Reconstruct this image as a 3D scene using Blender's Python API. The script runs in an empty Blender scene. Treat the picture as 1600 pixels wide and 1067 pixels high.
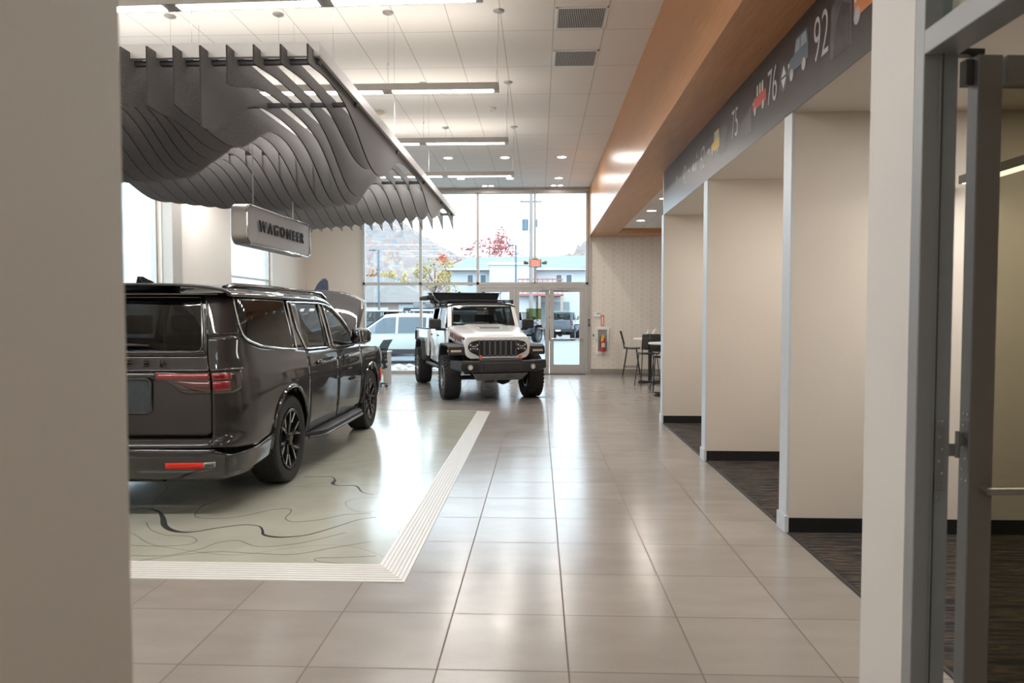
import bpy, math, random
from mathutils import Vector, Matrix, Euler
R_=math.radians
SC=bpy.context.scene; COL=SC.collection
# ---------------- camera, world, lights, exposure ----------------
H=1.65; F_PX=1100.0
def make_camera():
    pitch=math.atan(42.5/F_PX); yaw=math.atan(42.0/math.hypot(F_PX,42.5))
    cd=bpy.data.cameras.new('camera'); co=bpy.data.objects.new('camera',cd); COL.objects.link(co)
    cd.sensor_width=36; cd.lens=F_PX*36/1600; cd.clip_start=.05; cd.clip_end=2000
    co.location=(0,0,H); co.rotation_euler=(math.pi/2-pitch,0,yaw)
    cd.dof.use_dof=True; cd.dof.focus_distance=8.5; cd.dof.aperture_fstop=3.5
    SC.camera=co
make_camera()
SC.view_settings.view_transform='Standard'; SC.view_settings.look='None'
SC.view_settings.gamma=1; SC.view_settings.use_curve_mapping=False
SC.view_settings.exposure=0.52
SC.cycles.use_denoising=True
SC.cycles.max_bounces=10; SC.cycles.diffuse_bounces=5; SC.cycles.glossy_bounces=5; SC.cycles.transparent_max_bounces=16
SC.cycles.caustics_reflective=False; SC.cycles.caustics_refractive=False
SC.cycles.sample_clamp_indirect=6
w=bpy.data.worlds.new('world'); SC.world=w; w.use_nodes=True
bg=w.node_tree.nodes['Background']; bg.inputs[0].default_value=(.80,.90,1.0,1); bg.inputs[1].default_value=3.7
def area(name,loc,size,power,col=(1,1,1),rot=(0,0,0),portal=False):
    l=bpy.data.lights.new(name,'AREA'); l.shape='RECTANGLE'; l.size=size[0]; l.size_y=size[1]
    l.energy=power; l.color=col
    o=bpy.data.objects.new(name,l); COL.objects.link(o); o.location=loc; o.rotation_euler=rot
    if portal: l.cycles.is_portal=True
    return o
area('window_portal',(-1.75,19.6,2.5),(6.2,5.0),1,rot=(-math.pi/2,0,0),portal=True)
WARM=(1.0,.925,.84)

# ---------------- materials ----------------
MATS={}
def mat(name,col,rough=.5,metal=0,spec=.5,coat=0,coat_rough=.03,emit=0,emitcol=None,noise=0,nscale=20,bump=0,trans=0,sheen=0):
    if name in MATS: return MATS[name]
    m=bpy.data.materials.new(name); m.use_nodes=True; nt=m.node_tree; b=nt.nodes['Principled BSDF']
    b.inputs['Base Color'].default_value=(*col,1); b.inputs['Roughness'].default_value=rough; b.inputs['Metallic'].default_value=metal
    b.inputs['Specular IOR Level'].default_value=spec; b.inputs['Coat Weight'].default_value=coat; b.inputs['Coat Roughness'].default_value=coat_rough
    if emit: b.inputs['Emission Color'].default_value=(*(emitcol or col),1); b.inputs['Emission Strength'].default_value=emit
    if trans: b.inputs['Transmission Weight'].default_value=trans
    if sheen: b.inputs['Sheen Weight'].default_value=sheen
    if noise or bump:
        tc=nt.nodes.new('ShaderNodeTexCoord'); n=nt.nodes.new('ShaderNodeTexNoise'); n.inputs['Scale'].default_value=nscale; n.inputs['Detail'].default_value=6
        nt.links.new(tc.outputs['Object'],n.inputs['Vector'])
        if noise:
            r=nt.nodes.new('ShaderNodeValToRGB'); a=1-noise; c=1+noise
            r.color_ramp.elements[0].position=.3; r.color_ramp.elements[1].position=.7
            r.color_ramp.elements[0].color=(*[x*a for x in col],1); r.color_ramp.elements[1].color=(*[min(1,x*c) for x in col],1)
            nt.links.new(n.outputs['Fac'],r.inputs['Fac']); nt.links.new(r.outputs['Color'],b.inputs['Base Color'])
        if bump:
            bp=nt.nodes.new('ShaderNodeBump'); bp.inputs['Strength'].default_value=bump; bp.inputs['Distance'].default_value=.01
            nt.links.new(n.outputs['Fac'],bp.inputs['Height']); nt.links.new(bp.outputs['Normal'],b.inputs['Normal'])
    MATS[name]=m; return m
def thin_glass(name,tint,gloss=1.0,ior=1.45,rough=.0):
    if name in MATS: return MATS[name]
    m=bpy.data.materials.new(name); m.use_nodes=True; nt=m.node_tree; nt.nodes.clear(); N=nt.nodes.new; L=nt.links.new
    o=N('ShaderNodeOutputMaterial'); t=N('ShaderNodeBsdfTransparent'); t.inputs[0].default_value=(*tint,1)
    g=N('ShaderNodeBsdfGlossy'); g.inputs['Roughness'].default_value=rough
    f=N('ShaderNodeFresnel'); f.inputs['IOR'].default_value=ior
    mu=N('ShaderNodeMath'); mu.operation='MULTIPLY'; mu.inputs[1].default_value=gloss; mu.use_clamp=True
    mx=N('ShaderNodeMixShader'); L(f.outputs[0],mu.inputs[0]); ge=N('ShaderNodeNewGeometry'); m2=N('ShaderNodeMath'); m2.operation='SUBTRACT'; m2.inputs[0].default_value=1; L(ge.outputs['Backfacing'],m2.inputs[1]); m3=N('ShaderNodeMath'); m3.operation='MULTIPLY'; L(mu.outputs[0],m3.inputs[0]); L(m2.outputs[0],m3.inputs[1]); L(m3.outputs[0],mx.inputs[0]); L(t.outputs[0],mx.inputs[1]); L(g.outputs[0],mx.inputs[2]); L(mx.outputs[0],o.inputs[0])
    MATS[name]=m; return m
class NT:
    """small node helper"""
    def __init__(s,name):
        s.m=bpy.data.materials.new(name); s.m.use_nodes=True; s.nt=s.m.node_tree; s.b=s.nt.nodes['Principled BSDF']; MATS[name]=s.m
        s.tc=s.n('TexCoord')
    def n(s,t,**k):
        x=s.nt.nodes.new('ShaderNode'+t)
        for a,v in k.items(): setattr(x,a,v)
        return x
    def l(s,a,b): s.nt.links.new(a,b)
    def math(s,op,a,b=None,c=None):
        x=s.n('Math',operation=op)
        for i,v in enumerate((a,b,c)):
            if v is None: continue
            if isinstance(v,(int,float)): x.inputs[i].default_value=v
            else: s.l(v,x.inputs[i])
        return x.outputs[0]
    def ramp(s,f,stops,interp='LINEAR'):
        r=s.n('ValToRGB'); cr=r.color_ramp; cr.interpolation=interp
        while len(cr.elements)<len(stops): cr.elements.new(.5)
        for e,(p,c) in zip(cr.elements,stops): e.position=p; e.color=(*c,1)
        s.l(f,r.inputs[0]); return r.outputs[0]
    def mix(s,f,a,b,mode='MIX'):
        x=s.n('Mix',data_type='RGBA',blend_type=mode)
        for i,v in ((0,f),(6,a),(7,b)):
            if isinstance(v,(int,float)): x.inputs[i].default_value=v
            elif isinstance(v,tuple): x.inputs[i].default_value=(*v,1)
            else: s.l(v,x.inputs[i])
        return x.outputs[2]
    def noise(s,scale,detail=4,vec=None,sc=None):
        x=s.n('TexNoise'); x.inputs['Scale'].default_value=scale; x.inputs['Detail'].default_value=detail
        v=vec or s.tc.outputs['Object']
        if sc:
            mp=s.n('Mapping'); mp.inputs['Scale'].default_value=sc; s.l(v,mp.inputs[0]); v=mp.outputs[0]
        s.l(v,x.inputs['Vector']); return x.outputs['Fac']
    def xyz(s):
        x=s.n('SeparateXYZ'); s.l(s.tc.outputs['Object'],x.inputs[0]); return x.outputs
    def bump(s,h,st=.2,d=.01):
        x=s.n('Bump'); x.inputs['Strength'].default_value=st; x.inputs['Distance'].default_value=d; s.l(h,x.inputs['Height']); s.l(x.outputs[0],s.b.inputs['Normal'])
def grid_mask(k,xo,xs,yo,ys,wd):
    """1 on grout lines; xo/yo offsets, xs/ys spacings, wd line width"""
    X=k.xyz()
    def ln(c,o,sp):
        f=k.math('FRACT',k.math('DIVIDE',k.math('SUBTRACT',c,o-100*sp),sp))
        d=k.math('ABSOLUTE',k.math('SUBTRACT',f,.5))       # .5 at the line
        return k.math('GREATER_THAN',d,.5-wd/sp/2)
    return k.math('MAXIMUM',ln(X[0],xo,xs),ln(X[1],yo,ys)),X
def m_tile():
    k=NT('floor_tile'); g,X=grid_mask(k,.14,.612,3.81,.612,.008)
    # per tile tone
    cx=k.math('FLOOR',k.math('DIVIDE',k.math('SUBTRACT',X[0],.14),.612)); cy=k.math('FLOOR',k.math('DIVIDE',k.math('SUBTRACT',X[1],3.81),.612))
    cb=k.n('CombineXYZ'); k.l(cx,cb.inputs[0]); k.l(cy,cb.inputs[1]); wn=k.n('TexWhiteNoise',noise_dimensions='2D'); k.l(cb.outputs[0],wn.inputs['Vector'])
    n=k.noise(2.2,8,sc=(1,2.4,1)); n2=k.noise(60,3)
    f=k.math('ADD',k.math('MULTIPLY',wn.outputs['Value'],.25),k.math('ADD',k.math('MULTIPLY',n,.6),k.math('MULTIPLY',n2,.15)))
    c=k.ramp(f,[(.25,(.275,.245,.218)),(.8,(.355,.320,.290))])
    k.l(k.mix(g,c,(.13,.095,.075)),k.b.inputs['Base Color'])
    k.l(k.math('ADD',k.math('MULTIPLY',n,.13),k.math('ADD',.14,k.math('MULTIPLY',g,.5))),k.b.inputs['Roughness'])
    k.b.inputs['Specular IOR Level'].default_value=.62
    k.bump(k.math('SUBTRACT',k.math('MULTIPLY',n,.08),g),.25,.003); return k.m
def m_ceiling():
    k=NT('ceiling_tile'); g,X=grid_mask(k,.17,.615,8.71,1.245,.012)
    n=k.noise(180,3); c=k.ramp(n,[(.3,(.77,.755,.735)),(.7,(.83,.815,.79))]); k.l(k.mix(g,c,(.52,.50,.48)),k.b.inputs['Base Color']); k.b.inputs['Roughness'].default_value=.9
    k.bump(k.math('SUBTRACT',k.math('MULTIPLY',n,.2),g),.4,.004); return k.m
def m_carpet():
    k=NT('carpet'); n=k.noise(2.4,7,sc=(1,13,1)); n2=k.noise(220,2); n3=k.noise(6,4,sc=(.6,12,1))
    c=k.ramp(n,[(.40,(.006,.006,.008)),(.49,(.03,.026,.026)),(.545,(.15,.10,.06)),(.58,(.018,.017,.02)),(.64,(.05,.045,.045)),(.70,(.24,.18,.12)),(.74,(.03,.03,.03))])
    c=k.mix(k.math('MULTIPLY',n2,.35),c,(.01,.01,.012)); k.l(c,k.b.inputs['Base Color']); k.b.inputs['Roughness'].default_value=.95; k.bump(n2,.6,.004); return k.m
def m_wood():
    k=NT('orange_laminate'); n=k.noise(9,8,sc=(1,.12,9)); n2=k.noise(80,3,sc=(1,.05,1)); c=k.ramp(k.math('ADD',k.math('MULTIPLY',n,.5),k.math('MULTIPLY',n2,.5)),[(.35,(.47,.205,.07)),(.65,(.62,.295,.115))])
    k.l(c,k.b.inputs['Base Color']); k.b.inputs['Roughness'].default_value=.28; k.b.inputs['Specular IOR Level'].default_value=.5; return k.m
def m_paper():
    k=NT('wallpaper'); X=k.xyz()
    # stacked little rounded cells in a basket-like print
    def cell(c,sp,wd,off=0): return k.math('LESS_THAN',k.math('ABSOLUTE',k.math('SUBTRACT',k.math('FRACT',k.math('DIVIDE',k.math('ADD',c,20+off),sp)),.5)),wd)
    col=k.math('FLOOR',k.math('DIVIDE',k.math('ADD',X[0],20),.13)); odd=k.math('MODULO',col,2)
    zz=k.math('ADD',X[2],k.math('MULTIPLY',odd,.075))
    pa=k.math('MULTIPLY',cell(X[0],.13,.40),cell(zz,.15,.38)); pa=k.math('MULTIPLY',pa,k.math('ADD',.5,k.math('MULTIPLY',odd,.5)))
    n=k.noise(2.5,3); c=k.mix(k.math('MULTIPLY',pa,k.math('ADD',.15,n)),(.74,.69,.62),(.655,.61,.55)); k.l(c,k.b.inputs['Base Color']); k.b.inputs['Roughness'].default_value=.8; return k.m
def m_wall(name,col):
    k=NT(name); n=k.noise(90,4); n2=k.noise(1.2,4); f=k.math('ADD',k.math('MULTIPLY',n,.4),k.math('MULTIPLY',n2,.6))
    k.l(k.ramp(f,[(.3,tuple(c*.965 for c in col)),(.7,tuple(min(1,c*1.03) for c in col))]),k.b.inputs['Base Color']); k.b.inputs['Roughness'].default_value=.72; k.bump(n,.12,.003); return k.m
def m_felt():
    k=NT('grey_felt'); n=k.noise(170,4); n2=k.noise(40,3); k.l(k.ramp(n,[(.38,(.050,.045,.043)),(.62,(.150,.136,.128))]),k.b.inputs['Base Color']); k.b.inputs['Roughness'].default_value=.9; k.b.inputs['Sheen Weight'].default_value=.2; k.bump(n,.3,.003); return k.m
def m_topo():
    k=NT('topographic_print'); n=k.noise(.42,1.2); 
    f=k.math('FRACT',k.math('MULTIPLY',n,9)); ln=k.math('LESS_THAN',f,.022)
    n2=k.noise(3,6); c=k.ramp(n2,[(.3,(.40,.405,.34)),(.7,(.47,.47,.395))]); k.l(k.mix(k.math('MULTIPLY',ln,.45),c,(.16,.16,.14)),k.b.inputs['Base Color'])
    k.b.inputs['Roughness'].default_value=.16; k.b.inputs['Specular IOR Level'].default_value=.6; k.bump(k.noise(1.6,2,sc=(1,.5,1)),.12,.02); return k.m
def m_hill():
    k=NT('autumn_hillside'); n=k.noise(.11,6); n2=k.noise(.5,5); f=k.math('ADD',k.math('MULTIPLY',n,.5),k.math('MULTIPLY',n2,.5))
    k.l(k.ramp(f,[(.36,(.1,.14,.165)),(.43,(.18,.175,.175)),(.49,(.20,.125,.115)),(.53,(.16,.19,.2)),(.58,(.3,.21,.15)),(.66,(.2,.165,.19))]),k.b.inputs['Base Color']); k.b.inputs['Roughness'].default_value=1; return k.m
def m_asphalt():
    k=NT('asphalt'); n=k.noise(2,6); n2=k.noise(80,3); f=k.math('ADD',k.math('MULTIPLY',n,.5),k.math('MULTIPLY',n2,.5)); k.l(k.ramp(f,[(.35,(.14,.16,.18)),(.65,(.20,.22,.245))]),k.b.inputs['Base Color']); k.b.inputs['Roughness'].default_value=.75; return k.m
def m_paint(name,col,metal,rough=.35,flake=.12):
    k=NT(name); n=k.noise(900,2); k.l(k.ramp(n,[(.35,tuple(c*(1-flake) for c in col)),(.65,tuple(min(1,c*(1+flake)) for c in col))]),k.b.inputs['Base Color'])
    k.b.inputs['Metallic'].default_value=metal; k.b.inputs['Roughness'].default_value=rough; k.b.inputs['Coat Weight'].default_value=1; k.b.inputs['Coat Roughness'].default_value=.015; return k.m
TILE=m_tile(); CEIL=m_ceiling(); CARPET=m_carpet(); WOOD=m_wood(); PAPER=m_paper(); FELT=m_felt(); TOPO=m_topo(); HILL=m_hill(); ASPH=m_asphalt()
BEIGE=m_wall('wall_beige',(.72,.655,.58)); CREAM=m_wall('wall_cream',(.74,.69,.63)); NEARW=m_wall('wall_passage_paint',(.66,.59,.51)); OFFW=m_wall('bay_ceiling_paint',(.76,.71,.65))
WHITE=mat('white_plastic',(.78,.77,.74),.35,noise=.02); EDGE=mat('corner_guard',(.62,.68,.73),.35,noise=.02)
ALU=mat('anodised_aluminium',(.47,.45,.425),.42,.35,noise=.03,nscale=6)
GFRAME=mat('grey_frame',(.30,.315,.325),.45,.2,noise=.03,nscale=5)
STEEL=mat('brushed_steel',(.52,.51,.50),.3,.9,noise=.05,nscale=40); CHROME=mat('chrome',(.85,.86,.88),.08,1,noise=.02)
BLACK=mat('black_vinyl',(.012,.012,.013),.45,noise=.1); BPLAS=mat('black_plastic',(.022,.022,.024),.5,bump=.1,nscale=300)
BGLOSS=mat('black_gloss',(.008,.008,.009),.12,coat=1,noise=.05); RUBBER=mat('rubber',(.018,.017,.017),.72,bump=.3,nscale=120)
GLASS=thin_glass('window_glass',(.93,.97,.97),1.0); 
STRIP=mat('lit_diffuser',(1,1,1),.5,emit=9,emitcol=(1,.96,.98),noise=.01)
DLT=mat('downlight_lens',(1,1,1),.5,emit=12,emitcol=(1,.95,.92),noise=.01)
FIXT=mat('fixture_grey',(.55,.54,.52),.45,.3,noise=.03); BASET=mat('tile_base',(.30,.27,.24),.3,noise=.06,nscale=8)

# ---------------- mesh helpers ----------------
class MB:
    def __init__(s): s.v=[]; s.f=[]
    def add(s,vs,fs):
        o=len(s.v); s.v+= [tuple(v) for v in vs]; s.f+=[tuple(i+o for i in f) for f in fs]; return s
    def box(s,x0,x1,y0,y1,z0,z1,M=None):
        vs=[Vector((x,y,z)) for z in (z0,z1) for y in (y0,y1) for x in (x0,x1)]
        if M is not None: vs=[M@v for v in vs]
        return s.add(vs,[(0,2,3,1),(4,5,7,6),(0,1,5,4),(2,6,7,3),(0,4,6,2),(1,3,7,5)])
    def hexa(s,b,t):
        """b,t: 4 bottom and 4 top points in the same turn"""
        return s.add(list(b)+list(t),[(3,2,1,0),(4,5,6,7)]+[(i,(i+1)%4,4+(i+1)%4,4+i) for i in range(4)])
    def cyl(s,p0,p1,r0,r1=None,n=16,cap=True):
        p0=Vector(p0);p1=Vector(p1); r1=r0 if r1 is None else r1; d=(p1-p0).normalized(); a=d.orthogonal().normalized(); b=d.cross(a)
        vs=[p+(a*math.cos(2*math.pi*i/n)+b*math.sin(2*math.pi*i/n))*r for p,r in ((p0,r0),(p1,r1)) for i in range(n)]
        fs=[(i,(i+1)%n,n+(i+1)%n,n+i) for i in range(n)]
        if cap: fs+=[tuple(range(n-1,-1,-1)),tuple(range(n,2*n))]
        return s.add(vs,fs)
    def tube(s,pts,r,n=8,closed=False):
        pts=[Vector(p) for p in pts]; N=len(pts); vs=[]; up=None
        for i,p in enumerate(pts):
            t=((pts[(i+1)%N]-pts[i-1]) if closed else (pts[min(i+1,N-1)]-pts[max(i-1,0)])).normalized()
            if up is None: up=t.orthogonal().normalized()
            up=(up-t*up.dot(t)).normalized(); b=t.cross(up)
            rr=r[i] if isinstance(r,(list,tuple)) else r
            vs+=[p+(up*math.cos(2*math.pi*k/n)+b*math.sin(2*math.pi*k/n))*rr for k in range(n)]
        fs=[(i*n+k,i*n+(k+1)%n,((i+1)%N)*n+(k+1)%n,((i+1)%N)*n+k) for i in range(N if closed else N-1) for k in range(n)]
        if not closed: fs+=[tuple(range(n-1,-1,-1)),tuple(range((N-1)*n,N*n))]
        return s.add(vs,fs)
    def prism(s,poly,axis,a,b):
        """poly in the two other axes (order x,y,z without axis), extruded a..b"""
        def P(p,c):
            l=list(p); l.insert(axis,c); return l
        n=len(poly); vs=[P(p,a) for p in poly]+[P(p,b) for p in poly]
        return s.add(vs,[tuple(range(n-1,-1,-1)),tuple(range(n,2*n))]+[(i,(i+1)%n,n+(i+1)%n,n+i) for i in range(n)])
    def grid(s,fn,nu,nv,closeu=False):
        vs=[fn(i/(nu-1 if not closeu else nu),j/(nv-1)) for i in range(nu) for j in range(nv)]
        fs=[(i*nv+j,((i+1)%nu)*nv+j,((i+1)%nu)*nv+j+1,i*nv+j+1) for i in range(nu if closeu else nu-1) for j in range(nv-1)]
        return s.add(vs,fs)
    def lathe(s,prof,axis='x',c=(0,0,0),n=32):
        """prof: list of (a along axis, r)"""
        def fn(u,v):
            a,r=prof[min(int(round(v*(len(prof)-1))),len(prof)-1)]; t=2*math.pi*u
            p={'x':(a,r*math.cos(t),r*math.sin(t)),'y':(r*math.cos(t),a,r*math.sin(t)),'z':(r*math.cos(t),r*math.sin(t),a)}[axis]
            return (p[0]+c[0],p[1]+c[1],p[2]+c[2])
        return s.grid(fn,n,len(prof),closeu=True)
    def build(s,name,m,parent=None,smooth=False,bevel=0,solid=0,soff=-1,loc=None,seg=2):
        me=bpy.data.meshes.new(name); me.from_pydata(s.v,[],s.f); me.validate(); me.update()
        o=bpy.data.objects.new(name,me); COL.objects.link(o); me.materials.append(m)
        import bmesh
        bm=bmesh.new(); bm.from_mesh(me)
        if not solid: bmesh.ops.recalc_face_normals(bm,faces=bm.faces)
        bm.to_mesh(me); bm.free()
        if solid:
            md=o.modifiers.new('solid','SOLIDIFY'); md.thickness=solid; md.offset=soff
        if bevel:
            md=o.modifiers.new('bevel','BEVEL'); md.width=bevel; md.segments=seg; md.limit_method='ANGLE'; md.angle_limit=R_(35); md.harden_normals=False
        if smooth:
            for p in me.polygons: p.use_smooth=True
            try: me.set_sharp_from_angle(angle=R_(smooth if smooth is not True else 38))
            except Exception: pass
        if parent: o.parent=parent
        if loc: o.location=loc
        return o
def tag(o,label=None,cat=None,group=None,kind=None):
    if label: o['label']=label
    if cat: o['category']=cat
    if group: o['group']=group
    if kind: o['kind']=kind
    return o
def empty(name,loc=(0,0,0),rz=0,label=None,cat=None,group=None,kind=None):
    o=bpy.data.objects.new(name,None); COL.objects.link(o); o.location=loc; o.rotation_euler=(0,0,rz); o.empty_display_size=.2
    return tag(o,label,cat,group,kind)
def struct(name,mb,m,**k): return tag(mb.build(name,m,**k),kind='structure')
def copy_tree(o,parent=None):
    c=o.copy(); COL.objects.link(c); c.parent=parent
    for ch in list(o.children): copy_tree(ch,c)
    return c
def text(name,s,size,m,parent=None,loc=(0,0,0),rot=(0,0,0),ext=.004,sx=1,align='CENTER',mtx=None,bold=0,space=1):
    c=bpy.data.curves.new(name,'FONT'); c.body=s; c.size=size; c.extrude=ext; c.align_x=align; c.align_y='CENTER'; c.offset=bold; c.space_character=space
    tmp=bpy.data.objects.new('tmp_text',c); COL.objects.link(tmp); c.materials.append(m)
    me=bpy.data.meshes.new_from_object(tmp.evaluated_get(bpy.context.evaluated_depsgraph_get()))
    bpy.data.objects.remove(tmp); o=bpy.data.objects.new(name,me); COL.objects.link(o)
    if not me.materials: me.materials.append(m)
    if mtx is not None: me.transform(mtx)
    else: o.location=loc; o.rotation_euler=rot; o.scale=(sx,1,1)
    if parent: o.parent=parent
    return o
def lerp(tab,x):
    if x<=tab[0][0]: return tab[0][1]
    for (a,b),(c,d) in zip(tab,tab[1:]):
        if x<=c: return b+(d-b)*(x-a)/(c-a) if c>a else d
    return tab[-1][1]
def smoothlerp(tab,x):
    if x<=tab[0][0]: return tab[0][1]
    for (a,b),(c,d) in zip(tab,tab[1:]):
        if x<=c:
            t=(x-a)/(c-a); t=t*t*(3-2*t); return b+(d-b)*t
    return tab[-1][1]
# ---------------- room shell ----------------
CZ=5.1; FY=19.4; BX=1.87; XL=-6.5; XR=6.5
struct('floor',MB().box(XL,XR,-3,FY,-.1,0),TILE)
# carpet in the bays and office, right of the banner line
b=MB(); b.box(1.90,XR-.05,2.5,10.7,.0,.006); struct('floor_carpet',b,CARPET)
struct('floor_trim_strip',MB().box(1.875,1.90,2.5,10.7,0,.008),mat('carpet_edge',(.03,.028,.028),.5,noise=.1))
struct('ceiling',MB().box(XL,1.37,2.45,FY,CZ,CZ+.15),CEIL)
struct('ceiling_office',MB().box(1.24,XR,-3,5.33,2.95,3.05),OFFW) if False else None
# left wall with two tall windows
def rects_wall(name,axis,pos,th,a0,a1,z0,z1,holes,m):
    """wall slab along the other horizontal axis with rectangular holes (a0,a1,z0,z1)"""
    b=MB()
    def bx(p,q,r,s):
        if q-p<1e-4 or s-r<1e-4: return
        if axis==0: b.box(pos,pos+th,p,q,r,s)
        else: b.box(p,q,pos,pos+th,r,s)
    cur=a0
    for (h0,h1,hz0,hz1) in sorted(holes):
        bx(cur,h0,z0,z1); bx(h0,h1,z0,hz0); bx(h0,h1,hz1,z1); cur=h1
    bx(cur,a1,z0,z1); return struct(name,b,m)
rects_wall('wall_left',0,XL-.25,.25,-3,FY+.25,0,CZ,[(8.2,11.95,.3,4.3),(14.7,17.0,2.2,4.3)],CREAM)
def wall_window(n,y0,y1,z0,z1,label=None,rail=False):
    w=empty('window_%d'%n,(XL-.12,y0,z0),kind='structure'); f=MB(); W=y1-y0; Hh=z1-z0; t=.05
    f.box(-.05,.05,0,t,0,Hh).box(-.05,.05,W-t,W,0,Hh).box(-.05,.05,t,W-t,0,t).box(-.05,.05,t,W-t,Hh-t,Hh)
    if rail: f.box(-.04,.04,t,W-t,.25,.29)
    else: f.box(-.04,.04,W/2-.03,W/2+.03,t,Hh-t)
    f.build('window_frame',ALU,w,bevel=.004); MB().box(-.006,.006,t,W-t,t,Hh-t).build('pane',GLASS,w)
wall_window(2,8.2,11.95,.3,4.3); wall_window(3,14.7,17.0,2.2,4.3,rail=True)
# pier between the windows, slightly proud of the left wall
struct('wall_pier',MB().box(XL,XL+.18,11.97,12.3,0,CZ),mat('pier_paint',(.50,.47,.43),.6,noise=.02))
# far wall: plain piece at the left, papered piece at the right
struct('wall_far_left',MB().box(XL,-4.86,FY,FY+.25,0,CZ),BEIGE)
struct('wall_far_right',MB().box(1.42,XR,FY,FY+.25,0,3.86),PAPER)
struct('trim_1',MB().box(1.335,1.42,FY-.03,FY+.25,0,CZ),ALU)
struct('wall_far_top',MB().box(-4.86,1.37,FY,FY+.25,5.03,CZ),mat('head_paint',(.6,.58,.55),.5,noise=.02))
struct('baseboard_far',MB().box(1.42,XR,FY-.015,FY,0,.15),BASET)
struct('baseboard_left',MB().box(XL,-4.86,FY-.015,FY,0,.15).box(XL,XL+.015,-2.9,FY,0,.15),BASET)
# curtain wall
cw=empty('window_1',(0,FY,0),kind='structure'); f=MB(); d0,d1=-.06,.09
MX=[-4.84,-3.26,-1.68,-.11,1.31]
for x in MX: 
    wd=.034 if x not in(MX[0],MX[-1]) else .03
    if x==-.11: f.box(x-wd,x+wd,d0,d1,2.49,4.98)
    else: f.box(x-wd,x+wd,d0,d1,0,4.98)
f.box(-4.87,1.34,d0,d1,4.95,5.03); f.box(-4.87,1.34,d0,d1,2.455,2.53); f.box(-4.87,-1.68,d0,d1,0,.09)
f.build('window_frame',ALU,cw,bevel=.003)
for a,c in zip(MX,MX[1:]):
    MB().box(a+.034,c-.034,0,.012,2.53,4.95).build('pane',GLASS,cw)
for a,c in zip(MX[:2],MX[1:3]): MB().box(a+.034,c-.034,0,.012,.09,2.455).build('pane',GLASS,cw)
# entrance doors below the transom
dr=empty('door_1',(0,FY,0),kind='structure')
MB().box(-1.65,1.28,-.05,.08,2.385,2.455).box(-1.65,-1.60,-.05,.08,0,2.385).box(-.695,-.655,-.05,.08,0,2.385).box(1.23,1.28,-.05,.08,0,2.385).build('door_frame',ALU,dr,bevel=.003)
for i,(a,c) in enumerate([(-1.60,-.695),(-.655,.285),(.295,1.23)]):
    l=MB(); st=.115; l.box(a+.004,a+st,-.02,.03,.01,2.38).box(c-st,c-.004,-.02,.03,.01,2.38).box(a+st,c-st,-.02,.03,2.26,2.38).box(a+st,c-st,-.02,.03,.01,.27)
    lf=l.build('door_leaf',ALU,dr,bevel=.003)
    MB().box(a+st,c-st,.0,.01,.27,2.26).build('pane',GLASS,lf)
    if i==2:
        h=MB(); h.tube([(a+.04,-.03,.98),(a+.05,-.08,.98),(c-.05,-.08,.98),(c-.04,-.03,.98)],.016); h.build('push_bar',STEEL,lf,smooth=True)
        MB().box(a+.1,a+.5,-.085,-.02,2.30,2.35).box(a+.2,a+.23,-.14,-.08,2.33,2.37).build('door_closer',STEEL,lf,bevel=.006)
    if i==1:
        MB().box(a+.02,a+.06,-.03,-.018,1.2,1.5).build('lock_plate',STEEL,lf,bevel=.002)
        MB().box(.02,.30,-.085,-.02,2.30,2.345).build('door_closer',STEEL,lf,bevel=.006)
    if i==0: MB().box(c-.07,c-.045,-.03,-.018,1.62,1.85).build('lock_plate',STEEL,lf,bevel=.002)
struct('door_1_threshold',MB().box(-1.65,1.28,FY-.14,FY+.1,0,.02),mat('threshold_dark',(.10,.10,.105),.5,.3,noise=.1))
# soffit in orange laminate: lower boxed beam and recessed ceiling past the banner
SZ=3.78
b=MB(); b.box(1.37,1.42,2.45,FY,SZ-.001,CZ); struct('trim_soffit_face',b,WOOD)
b=MB(); b.box(1.371,1.868,2.45,10.7,SZ-.012,SZ-.001).box(1.371,2.06,10.7,FY,SZ-.012,SZ-.001).box(2.06,XR,18.5,FY,SZ-.012,SZ-.001).box(2.06,2.075,10.7,18.5,SZ-.01,3.88).box(2.06,XR,18.5,18.515,SZ-.01,3.88)
struct('trim_soffit_underside',b,WOOD)
k=NT('lounge_ceiling_tile'); g_,X_=grid_mask(k,.2,.615,1.0,1.23,.014); k.l(k.mix(g_,(.78,.76,.73),(.55,.53,.5)),k.b.inputs['Base Color']); k.b.inputs['Roughness'].default_value=.9; LCEIL=k.m
struct('ceiling_lounge',MB().box(2.06,XR,10.7,18.52,3.88,3.95),LCEIL)
# bays: partitions, their end caps, bay ceiling
for i,(y0,y1) in enumerate([(5.34,5.50),(7.95,8.12),(10.70,10.86)]):
    struct('wall_bay_%d'%(i+1),MB().box(1.885,XR,y0,y1,0,3.15 if i<2 else 3.86),BEIGE)
    struct('trim_%d'%(i+2),MB().box(1.868,1.885,y0-.003,y1+.003,.13,3.15),EDGE,bevel=.002)
    struct('baseboard_bay_end_%d'%(i+1),MB().box(1.855,1.885,y0-.012,y1+.012,0,.13),EDGE,bevel=.002)
    struct('baseboard_bay_%d'%(i+1),MB().box(1.885,XR,y0-.012,y0,.0,.115),BLACK)
struct('ceiling_bays',MB().box(1.874,XR,2.5,10.7,3.142,3.25),OFFW)
struct('wall_right',MB().box(XR,XR+.2,-3,FY+.25,0,CZ),BEIGE)
struct('wall_above_bays',MB().box(1.874,1.93,2.5,10.7,3.25,SZ+.03),OFFW)
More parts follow.
